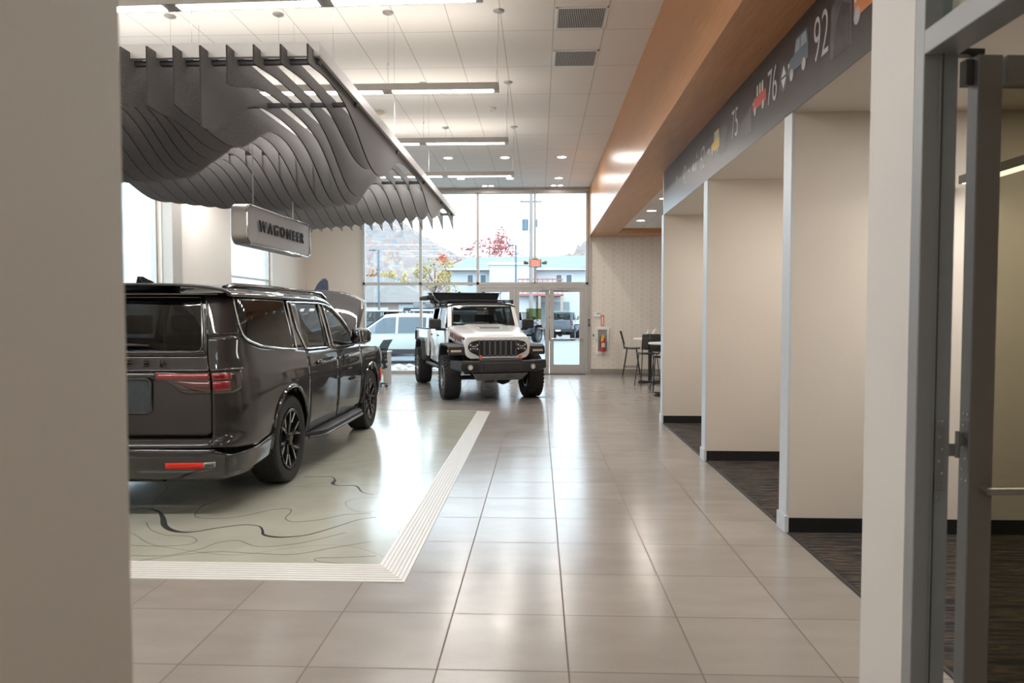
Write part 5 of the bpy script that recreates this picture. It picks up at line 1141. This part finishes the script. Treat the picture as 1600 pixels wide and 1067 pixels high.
MB().box(-.09,.09,-.03,0,-.065,.065).build('case',WHITE,o,bevel=.006); MB().box(-.02,.07,-.032,-.03,.015,.045).build('screen',mat('lcd',(.25,.24,.22),.3,noise=.05),o)
o=empty('door_access_reader',(1.375,FY-.03,1.42),label='narrow black reader strip on the frame beside the glass door',cat='card reader')
MB().box(-.022,.022,-.02,0,-.10,.10).build('reader_case',BGLOSS,o,bevel=.004); MB().box(-.012,.012,-.022,-.02,-.05,.06).build('reader_label',mat('reader_grey',(.25,.27,.26),.5,noise=.3,nscale=90),o)
o=empty('door_release_button',(1.50,WY,1.06),label='small green push button plate on the papered wall',cat='switch'); MB().box(-.04,.04,-.012,0,-.05,.05).build('plate',WHITE,o,bevel=.003); MB().cyl((0,-.012,0),(0,-.02,0),.026).build('button',mat('button_green',(.03,.28,.17),.4,noise=.05),o); MB().box(-.03,.03,-.014,-.012,.025,.045).build('button_label',mat('button_green',(.03,.28,.17)),o)

# exit sign on a rod
o=empty('exit_sign',(-.10,18.95,3.02),label='hanging EXIT sign with two emergency lamp heads by the doors',cat='sign')
MB().box(-.165,.165,-.035,.035,-.105,.105).build('sign_case',mat('exit_case',(.36,.33,.28),.5,noise=.03),o,bevel=.008)
ER=mat('exit_red',(.9,.06,.04),.4,emit=1.5,emitcol=(1,.10,.07),noise=.02)
MB().box(-.115,.115,-.037,-.035,-.085,.085).build('sign_face',mat('exit_face',(.80,.66,.60),.5,noise=.02),o)
text('lettering','EXIT',.185,ER,o,mtx=Matrix.Translation((0,-.038,0))@Matrix.Rotation(math.pi/2,4,'X')@Matrix.Diagonal((.66,1,1,1)),ext=.002,bold=.006)
MB().box(-.07,.07,-.05,.05,.105,.125).build('canopy',mat('exit_case',(.36,.33,.28)),o); MB().cyl((0,0,.12),(0,0,CZ-3.02),.007,n=8).build('hanging_rod',STEEL,o)
for s in (-1,1):
    h=MB(); h.cyl((s*.20,.0,-.0),(s*.30,-.05,.015),.035,.05,n=16); h.cyl((s*.15,0,0),(s*.22,0,0),.012,n=8); h.build('lamp_head',mat('lamp_head_grey',(.15,.16,.17),.5,.3,noise=.05),o,smooth=40)

# ---------------- desk, chair and flag beyond the SUV ----------------
o=empty('reception_desk',(-4.55,16.75,0),label='pale laminate desk beyond the front of the dark SUV',cat='desk')
DP=mat('desk_laminate',(.55,.48,.40),.5,noise=.05,nscale=10)
MB().box(-.95,.95,-.40,.40,.73,.76).build('desktop',TW,o,bevel=.004)
for x in (-.93,.90): MB().box(x,x+.03,-.38,.38,0,.73).build('side_panel',DP,o)
MB().box(-.90,.90,.30,.32,.2,.73).build('modesty_panel',DP,o)
o=empty('office_chair',(-3.74,15.80,0),rz=R_(72),label='black mesh back swivel chair by the pale desk near the window',cat='chair')
MB().grid(lambda u,v:(-.23+.46*u,-.22+.46*v,.47+.02*abs(2*u-1)**2),8,8).build('seat',BPLAS,o,solid=.06,smooth=50,bevel=.01)
def bkc(u,v): t=2*u-1; return (.22*t*(1-.12*v),-.24-.02*v-.13*v*v+.05*math.sin(v*3.0)-.03*(1-t*t),.55+.52*v)
MB().grid(bkc,12,12).build('backrest',MESHB,o,solid=.02,smooth=50)
MB().tube([(0,-.10,.43),(0,-.27,.44),(0,-.31,.62)],.025,8).build('back_bar',BPLAS,o,smooth=True)
MB().cyl((0,0,.10),(0,0,.44),.028).build('gas_lift',BPLAS,o,smooth=True)
bs=MB()
for i in range(5):
    a=2*math.pi*i/5; bs.hexa([(.03*math.cos(a+1.5),.03*math.sin(a+1.5),.07),(.03*math.cos(a-1.5),.03*math.sin(a-1.5),.07),(.30*math.cos(a)-.015*math.sin(-a),.30*math.sin(a)-.015*math.cos(a),.065),(.30*math.cos(a)-.015*math.sin(a),.30*math.sin(a)+.015*math.cos(a),.065)],[(.03*math.cos(a+1.5),.03*math.sin(a+1.5),.12),(.03*math.cos(a-1.5),.03*math.sin(a-1.5),.12),(.30*math.cos(a)-.012*math.sin(-a),.30*math.sin(a)-.012*math.cos(a),.085),(.30*math.cos(a)-.012*math.sin(a),.30*math.sin(a)+.012*math.cos(a),.085)])
bs.build('star_base',BPLAS,o)
for i in range(5):
    a=2*math.pi*i/5; MB().cyl((.29*math.cos(a)-.02*math.sin(a),.29*math.sin(a)+.02*math.cos(a),.03),(.29*math.cos(a)+.02*math.sin(a),.29*math.sin(a)-.02*math.cos(a),.03),.03,n=16).build('castor',BLACK,o,smooth=40)
for s in (-1,1): MB().tube([(s*.25,-.1,.46),(s*.28,-.08,.60),(s*.28,.0,.66),(s*.28,.12,.66)],.015,8).build('armrest',BPLAS,o,smooth=True)
o=empty('feather_flag',(-4.93,16.3,0),label='dark blue feather flag with curved top behind the raised hood',cat='flag')
pl=[(.0,1.0),(.0,2.40),(-.03,2.47),(-.10,2.46),(-.20,2.38),(-.28,2.26),(-.33,2.10),(-.34,1.0)]
MB().prism(pl,1,-.004,.004).build('flag_cloth',mat('flag_navy',(.035,.045,.085),.7,noise=.3,nscale=12),o)
MB().tube([(.01,0,.0),(.01,0,2.3),(.0,0,2.42),(-.05,0,2.485),(-.14,0,2.455),(-.24,0,2.34),(-.33,0,2.16)],.009,8).build('flag_pole',mat('pole_dark',(.05,.05,.055),.4,.5,noise=.03),o,smooth=True)
MB().cyl((.01,0,0),(.01,0,.03),.18,n=24).build('flag_base',BPLAS,o)
# drip pads under the pickup tyres
for i,(x,y,l) in enumerate([(-.02,13.98,'thin black pad under the pickup tyre by the doors'),]):
    tag(MB().box(x-.30,x+.32,y-.12,y+.16,.0,.0015).build('drip_pad',BLACK),l,'mat')
# sticker poster on the middle door
o=empty('door_poster',(-.15,FY-.005,1.66),label='olive translucent notice stuck on the middle glass door',cat='poster')
MB().box(-.20,.21,-.002,.0,-.15,.15).build('poster_sheet',thin_glass('olive_film',(.48,.52,.34),.6),o)
# ---------------- office beyond the open door ----------------
def office_light(x,y0,y1,z,label):
    o=empty('office_pendant_light',(x,y0,z),label=label,cat='ceiling light'); L=y1-y0
    MB().box(-.06,.06,0,L,0,.06).build('housing',mat('office_fixture',(.20,.19,.17),.5,.2,noise=.03),o,bevel=.003); MB().box(-.05,.05,.03,L-.03,-.004,.002).build('diffuser',mat('office_diffuser',(1,1,1),.5,emit=2.2,emitcol=(1,.97,.9),noise=.01),o)
    for y in (.2,L-.25):
        MB().tube([(0,y,.06),(.02,y+.02,.18),(-.01,y,.35),(0,y,3.25-z if y0<3.5 else 3.15-z)],.004,6).build('cord',mat('white_cord',(.75,.72,.66)),o); MB().cyl((0,y,(3.25 if y0<3.5 else 3.15)-z-.02),(0,y,(3.25 if y0<3.5 else 3.15)-z),.05).build('canopy',STEEL,o,smooth=40)
office_light(3.06,2.9,5.2,2.58,'suspended linear light in the office behind the open glass door')
office_light(4.4,3.0,5.2,2.72,'second suspended linear light deeper in the office')
area('office_lamp',(3.06,4.0,2.56),(.08,2.0),12,(1,.95,.86))
o=empty('guest_chair',(3.25,3.05,0),rz=R_(60),label='dark pointed back guest chair behind the office door glass',cat='chair')
GB=mat('chair_green_black',(.02,.035,.032),.4,noise=.1)
MB().grid(lambda u,v:(-.22+.44*u,-.2+.42*v,.46+.03*(2*v-1)**2),8,8).build('seat',GB,o,solid=.03,smooth=50)
MB().grid(lambda u,v:((.20+.05*v)*(2*u-1),-.21-.16*v-.03*(1-(2*u-1)**2),.50+.52*v+.06*abs(2*u-1)**3*v),10,8).build('backrest',GB,o,solid=.025,smooth=50)
for s in (-1,1):
    MB().tube([(s*.2,-.30,.72),(s*.21,-.16,.45),(s*.22,-.25,0)],.014,8).build('leg',BPLAS,o,smooth=True); MB().tube([(s*.2,.18,.46),(s*.22,.24,0)],.014,8).build('leg',BPLAS,o,smooth=True)
o=empty('office_desk',(4.2,3.7,0),label='dark brown desk in the office behind the door glass',cat='desk')
BRN=mat('desk_brown',(.06,.022,.014),.4,noise=.3,nscale=6)
MB().box(-.75,.75,-.4,.4,.72,.76).build('desktop',BRN,o,bevel=.004); 
for x in (-.72,.69): MB().box(x,x+.03,-.38,.38,0,.72).build('side_panel',BRN,o)
MB().box(-.69,.69,-.36,-.34,.1,.72).build('modesty_panel',BRN,o)
# ---------------- outside ----------------
struct('ground_asphalt',MB().box(-150,150,FY+.25,320,-.06,-.02).box(-150,XL-.26,-20,FY+.25,-.06,-.02),ASPH)
struct('path_outside',MB().box(-9,6,FY+.25,21.6,-.02,.0),mat('concrete_walk',(.42,.42,.40),.7,noise=.08,nscale=3))
struct('kerb_1',MB().box(-9,6,21.6,21.78,-.02,.02),mat('kerb_concrete',(.5,.5,.48),.7,noise=.05))
def gravel():
    rnd=random.Random(4); b=MB(); 
    for i in range(420):
        x=rnd.uniform(-6.5,-2.0); y=rnd.uniform(20.3,21.5); r=rnd.uniform(.04,.10); h=.02+.12*math.exp(-((y-20.9)/.35)**2)*rnd.random()
        b.lathe([(-r*.5,0),(-r*.3,r*.8),(r*.2,r),(r*.5,r*.5),(r*.55,0)],'z',(x,y,h),6)
    tag(b.build('gravel',mat('white_stone',(.66,.64,.62),.8,noise=.15,nscale=8)),kind='stuff')
gravel()
OG=mat('outside_glass',(.10,.14,.18),.05,coat=1,noise=.1)
def family_car(label,loc,rz,paint,L=4.7,H_=1.68,hw=.92,cat='car',low=mat('cladding_dark',(.035,.035,.04),.6,noise=.05)):
    """front towards -y"""
    o=empty('parked_car',loc,rz=rz,label=label,cat=cat)
    prof=[(0,.62,.80),(.04,.50,.92),(.12,.42,.97),(.25,.40,1.02),(.85,.38,1.08),(1.15,.36,1.10),(1.9,.36,H_-.03),(2.3,.36,H_),(3.2,.36,H_),(3.9,.37,H_-.05),(4.35,.40,H_-.14),(L-.12,.45,1.15),(L,.60,1.0)]
    def belt(y): return .98+.05*y/L
    def sec(u,v):
        i=u*(len(prof)*4-4)/4; k_=min(int(i),len(prof)-2); f=i-k_; y,zb,zt=[prof[k_][j]+(prof[k_+1][j]-prof[k_][j])*f for j in range(3)]
        e=min(1,min(y,L-y)/.45); w=hw*(.80+.20*math.sqrt(max(0,e))); zb_=zb; bz=min(belt(y),zt-.02); rw=w*(.97-.22*max(0,(zt-bz))/.7)
        pts=[(0,zb_),(w*.85,zb_),(w*.985,zb_+.12),(w,(zb_+bz)/2),(w*.975,bz-.03),(w*.955,bz),(rw*.98,bz+(zt-bz)*.82),(rw*.90,bz+(zt-bz)*.96),(rw*.6,zt+.012),(0,zt+.02)]
        m=pts+[(-x,z) for x,z in pts[::-1][1:]]
        x,z=m[min(int(round(v*(len(m)-1))),len(m)-1)]; return (x,y,z)
    MB().grid(sec,len(prof)*4-3,19).build('body',paint,o,smooth=35)
    for s in (-1,1):
        for nm,y0,y1 in (('front_side_window',1.32,2.32),('rear_side_window',2.40,3.35),('quarter_side_window',3.43,4.12)):
            b=MB()
            def wfn(u,v):
                y=y0+(y1-y0)*u; zt=lerp([(a,c) for a,_,c in prof],y)-.10; z0=belt(y)+.02; z=z0+max(.01,(zt-z0))*v; bz=belt(y); rw=hw*(.97-.22*max(0,(zt+.10-bz))/.7); x=hw*.957+(rw*.98-hw*.955)*((z-bz)/max(.05,(zt+.1-bz)*.82)) ; return (s*(x+.006),y,z)
            b.grid(wfn,10,4); b.build(nm,OG,o,solid=.006)
        MB().box(s*hw*.9,s*(hw+.012),.75,L-.5,.34,.50).build('side_cladding',low,o,bevel=.01)
        MB().tube([(s*(hw*.958+.01),y,belt(y)+.015) for y in frange(1.25,4.2,8)],.008,6).build('window_trim',CHROME,o)
        MB().box(s*(hw+.12)-.09,s*(hw+.12)+.09,1.36,1.46,1.03,1.16).build('door_mirror',paint,o,bevel=.03)
        for y in (.88,3.75):
            MB().lathe([(-.1,.22),(-.11,.24),(-.11,.33),(-.07,.345),(.07,.345),(.11,.33),(.11,.24),(.1,.22)],'x',(s*(hw-.12),y,.345),28).build('tyre',RUBBER,o,smooth=50); MB().cyl((s*(hw-.20),y,.345),(s*(hw-.03),y,.345),.225,n=24).build('rim',mat('rim_silver',(.4,.4,.41),.3,.8,noise=.2,nscale=8),o)
            MB().cyl((s*(hw-.05),y,.36),(s*(hw+.006),y,.36),.39,n=28).build('wheel_liner',low,o) if False else None
    MB().grid(lambda u,v:((2*v-1)*(.80-.10*u),1.17+.70*u,1.125+(H_-.06-1.125)*u+.012),5,8).build('windshield',OG,o,solid=.006)
    MB().grid(lambda u,v:((2*v-1)*(.72-.06*u),L-.14-.22*u+.01,1.17+(.32)*u),3,6).build('rear_window',OG,o,solid=.006)
    for s in (-1,1): MB().box(s*.62-.16,s*.62+.16,-.012,.10,.74,.86).build('headlamp',mat('headlamp_lens',(.5,.5,.5),.1,coat=1),o,bevel=.02); MB().box(s*.72-.12,s*.72+.1,L-.10,L+.012,.92,1.06).build('tail_lamp',mat('reflector_red',(.75,.02,.01)),o,bevel=.02)
    return o
PWH=mat('outside_white_paint',(.50,.57,.56),.25,coat=1,noise=.01); PBL=mat('outside_blue_grey_paint',(.11,.14,.18),.3,coat=1,noise=.03); PDK=mat('outside_dark_paint',(.02,.028,.045),.3,coat=1,noise=.05); PGR=mat('outside_grey_paint',(.09,.11,.13),.3,coat=1,noise=.03); BLU=mat('outside_bright_blue',(.06,.22,.55),.3,coat=1,noise=.05)
family_car('white crossover parked close outside the glass wall',(-7.15,24.3,0),R_(-90)+math.pi,PWH) if False else family_car('white crossover parked close outside the glass wall',(-7.15,24.4,-.02),R_(-90),PWH)
pickup('parked_suv','blue grey boxy vehicle with flat roof parked behind the white crossover','car',(-6.0,28.6,-.02),R_(-84),PBL,main=False,bed=False,flare=PBL)
pickup('parked_pickup','dark pickup with bed rack parked farther out beyond the glass wall','car',(-9.0,33.3,-.02),R_(-88),PGR,main=False,bed=True,flare=PGR)
rk=empty('bed_rack',(-5.52,33.42,1.312),rz=R_(2),label='black cargo rack with two square lamps on the far pickup bed',cat='rack')
b=MB()
for x in (-.8,0,.8): b.box(x-.02,x+.02,-.75,-.71,0,.62).box(x-.02,x+.02,.71,.75,0,.62).box(x-.02,x+.02,-.75,.75,.60,.64)
b.box(-.8,.8,-.76,-.72,.5,.64).box(-.8,.8,.72,.76,.5,.64); b.build('rack_frame',BPLAS,rk)
for x in (-.2,.35): MB().box(x-.17,x+.17,-.78,-.70,.66,.86).build('square_lamp',PGR,rk,bevel=.02)
pickup('parked_suv','dark blue boxy SUV parked outside the middle glass door','car',(-.85,42.2,-.02),R_(152),PDK,main=False,bed=False,flare=PDK)
pickup('parked_pickup','grey pickup parked outside the right glass door, tailgate towards the hall','car',(1.85,48.8,-.02),R_(172),PGR,main=False,bed=True,flare=PGR)
family_car('pale car at the right edge of the right glass door',(3.15,44.0,-.02),R_(-80),PWH,L=4.5,H_=1.5)
# houses
SIDING=mat('white_siding',(.48,.51,.54),.7,noise=.03,nscale=1); ROOFS=mat('grey_shingle',(.155,.19,.21),.9,noise=.12,nscale=2); PWIN=mat('house_window_glass',(.04,.09,.11),.2,noise=.1); RAILR=mat('red_brown_rail',(.38,.13,.10),.7,noise=.05); TAN=mat('tan_siding',(.34,.27,.225),.8,noise=.05,nscale=2)
h=empty('long_white_building',(0,60,0),label='long white two storey building with grey shingle roof across the lot',cat='building')
MB().box(-7.6,26,0,12,-.02,5.55).build('wall',SIDING,h)
b=MB(); b.add([(-8.1,-.6,5.45),(26.5,-.6,5.75),(26.5,6,7.35),(-6.6,6,7.0),(-8.1,12.6,5.45),(26.5,12.6,5.75)],[(0,1,2,3),(3,2,5,4),(0,3,4),(1,5,2),(0,4,5,1)]); b.build('roof',ROOFS,h)
MB().box(-8.1,26.5,-.66,-.56,5.38,5.52).build('gutter',mat('gutter_white',(.7,.72,.74),.6,noise=.02),h)
for x in (-5.85,-4.75,1.7,2.55): w_=MB().box(x-.28,x+.28,-.04,.02,4.0,5.05).build('window',mat('window_white',(.7,.72,.74),.6),h); MB().box(x-.22,x+.22,-.06,-.04,4.06,4.99).build('pane',PWIN,w_)
bay=MB().box(-4.05,-.25,-2.2,0,-.02,5.75).build('front_wing',SIDING,h); MB().box(-4.2,-.1,-2.35,0,5.7,5.9).build('wing_roof',mat('gutter_white',(.7,.72,.74)),bay)
rl=MB(); rl.box(-1.7,1.9,-3.0,-2.94,4.42,4.52).box(-1.7,1.9,-3.0,-2.94,3.85,3.9)
for x in frange(-1.7,1.9,9): rl.box(x-.03,x+.03,-3.0,-2.94,3.3,4.5)
rl.build('balcony_rail',RAILR,h); MB().box(-1.8,2.0,-3.0,0,3.15,3.3).build('balcony_deck',RAILR,h)
MB().box(-.05,.15,-3.0,-2.8,-.02,3.2).box(1.75,1.95,-3,-2.8,-.02,3.2).build('balcony_post',TAN,h)
MB().box(-1.2,2.6,-.10,.02,-.02,2.7).build('garage_door',mat('grey_green_door',(.23,.275,.275),.7,noise=.03),h)
h=empty('tan_garage',(-9.5,46,0),label='low tan garage with sloping grey roof behind the parked cars',cat='building')
MB().box(-6,2.2,0,7,-.02,2.5).build('wall',TAN,h); b=MB(); b.add([(-6.6,-.5,2.42),(2.9,-.5,2.42),(2.9,7.5,2.42),(-6.6,7.5,2.42),(-4,3.5,4.3),(-1.2,3.5,4.3)],[(0,1,5,4),(1,2,5),(2,3,4,5),(3,0,4),(0,3,2,1)]); b.build('roof',mat('garage_shingle',(.16,.15,.145),.9,noise=.1,nscale=2),h)
MB().box(-2.8,-.4,-.05,.02,-.02,2.1).build('garage_door',mat('garage_door_white',(.65,.65,.64),.6,noise=.02),h); MB().box(.3,2.2,-.04,.02,-.02,2.3).build('panel',SIDING,h)
h=empty('side_house',(-15.5,22,0),label='white clapboard house outside the small side window',cat='building')
MB().box(-6,0,-3,22,-.06,9).build('wall',mat('clapboard_white',(.60,.63,.64),.7,noise=.03,nscale=1),h); MB().add([(-6.4,-3.4,8.9),(.4,-3.4,8.9),(.4,22.3,8.9),(-6.4,22.3,8.9),(-3,-3.4,11.2),(-3,22.3,11.2)],[(0,1,4),(2,3,5),(1,2,5,4),(3,0,4,5)]).build('roof',ROOFS,h)
# poles
POL=mat('pole_blue_grey',(.10,.15,.19),.5,.4,noise=.05)
def light_pole(x,y,H1,arm,label,w=.055):
    o=empty('lot_light_pole',(x,y,-.02),label=label,cat='street lamp',group='parking lot light poles'); MB().cyl((0,0,0),(0,0,H1),w,n=12).build('pole',POL,o,smooth=40); MB().box(arm-.18,arm+.18,-.12,.12,H1-.04,H1+.02).box(min(arm,0),max(arm,0),-.03,.03,H1-.06,H1-.02).build('lamp_arm',POL,o)
light_pole(-8.68,38,5.15,-.32,'slim lot light pole in the leftmost pane of the glass wall'); light_pole(-1.24,38,5.4,-.3,'slim lot light pole in front of the white building')
o=empty('utility_pole',(-.50,45,-.02),label='tall utility pole with transformer behind the mullion',cat='utility pole')
MB().cyl((0,0,0),(0,0,11.5),.14,.11,n=12).build('pole',mat('pole_wood',(.24,.22,.21),.9,noise=.1),o,smooth=40); MB().box(-.7,.7,-.05,.05,8.75,8.87).build('cross_arm',mat('pole_wood',(.24,.22,.21)),o)
MB().cyl((-.38,0,7.0),(-.38,0,7.7),.2).build('transformer',POL,o,smooth=40); MB().cyl((.3,0,7.2),(.3,0,7.7),.12).build('equipment_can',POL,o,smooth=40)
for i,z in enumerate((8.9,8.5,7.9)):
    tag(MB().tube([(-40+39.3*t, 44.8+ (6 if i else 3)*(1-t), z-.02-4*.45*t*(1-t)-1.2*(1-t)) for t in frange(0,1,20)],.018,5).build('overhead_cable',mat('cable_pale',(.35,.36,.38),.6,noise=.02)),'thin overhead cable running left from the utility pole, '+('highest','middle','lowest')[i]+' of three','cable','overhead cables')
# hills
def hill(name,y0,y1,tab,xs0,xs1,n,seed,foot,label):
    rnd=random.Random(seed); nv=34
    bumps=[[rnd.random() for _ in range(nv+1)] for _ in range(n+1)]
    def fn(u,v):
        x=xs0+(xs1-xs0)*u; y=y0+(y1-y0)*v; top=lerp(tab,x); 
        z=top*math.sin(min(1,v/.7)*math.pi/2) if v<.7 else top*(1-(v-.7)*.5)
        i=int(round(u*n)); j=int(round(v*nv)); z+=(bumps[i][j]-.5)*foot*(1 if j>0 else 0)
        return (x,y,z-1)
    o=MB().grid(fn,n+1,nv+1).build(name,HILL,smooth=80); tag(o,kind='structure'); return o
hill('hill_1',120,270,[(-160,62),(-100,50),(-75,40),(-62,36),(-55,35.2),(-46,33.5),(-41,30),(-35,26),(-29,22.5),(-24,20),(-10,17),(20,14)],-170,15,200,3,1.9,None)
hill('hill_2',170,260,[(-3,15.5),(1.8,18.2),(4,19.8),(7,21.6),(10.5,21.9),(12.6,25),(14,25.5),(40,40),(80,46)],-3,90,90,5,2.0,None)
# trees
def tree(x,y,Ht,cr,col,label,seed,dens=900,lo=.35,leaf=.2,spread=1.0):
    rnd=random.Random(seed); o=empty('autumn_tree',(x,y,-.02),label=label,cat='tree'); b=MB()
    b.tube([(0,0,0),(.1,0,Ht*.3),(-.05,.1,Ht*.55),(.05,0,Ht*.9)],[.03*Ht*.6,.025*Ht*.6,.014*Ht*.6,.004*Ht],7)
    cl_=[]
    for i in range(16):
        a=rnd.uniform(0,6.28); h0=Ht*rnd.uniform(.3,.7); l=cr*rnd.uniform(.5,1.0)*spread; e=(l*math.cos(a),l*math.sin(a),h0+rnd.uniform(.1,.35)*Ht); e=(e[0],e[1],min(e[2],Ht*.97))
        b.tube([(0,0,h0),(e[0]*.5,e[1]*.5,h0+(e[2]-h0)*.6),e],[.05,.03,.012],5); cl_.append(e)
    b.build('trunk',mat('bark_grey',(.16,.13,.12),.9,noise=.1),o)
    f=MB()
    for i in range(dens):
        c=rnd.choice(cl_) ; r=cr*.38; d=Vector((rnd.gauss(0,1),rnd.gauss(0,1),rnd.gauss(0,.8))); p=Vector(c)+d.normalized()*r*rnd.random()**.5
        if p.z<Ht*lo*.8: continue
        s=leaf*rnd.uniform(.6,1.3); a=Vector((rnd.gauss(0,1),rnd.gauss(0,1),rnd.gauss(0,1))).normalized(); bb=a.orthogonal().normalized(); c2=a.cross(bb)
        f.add([p+bb*s,p+c2*s*.7,p-bb*s,p-c2*s*.7],[(0,1,2,3)])
    f.build('foliage',mat('leaves_'+col[0],col[1],.9,noise=.3,nscale=1.5),o,solid=.01)
RD=('red',(.40,.15,.15)); YL=('yellow',(.36,.29,.11)); OR=('orange',(.32,.19,.10)); GG=('green',(.13,.19,.10)); BR=('bare',(.30,.26,.26))
tree(-5.9,84,12.2,3.0,RD,'tall red autumn tree rising behind the long white building',1,1700,.45,.17)
tree(-8.35,56.5,6.0,1.55,YL,'yellow green tree beside the left end of the white building',2,520,.2,.12)
tree(-11.3,56,4.9,1.3,YL,'small yellow tree left of the window mullion, behind the garage',3,500,.15,.12)
tree(-15.2,58,5.6,2.2,OR,'orange autumn tree behind the tan garage',4,900,.15,.14)
tree(-10.6,92,9.6,3.0,BR,'nearly bare grey tree left of the red one',5,260,.4,.10)
tree(-9.9,78,8.6,1.5,('rust',(.42,.14,.09)),'rust coloured tree just left of the tall red one',6,700,.4,.15)
tree(13.2,120,15.0,3.5,OR,'pale orange tree on the skyline at the right pane',7,900,.3,.25)
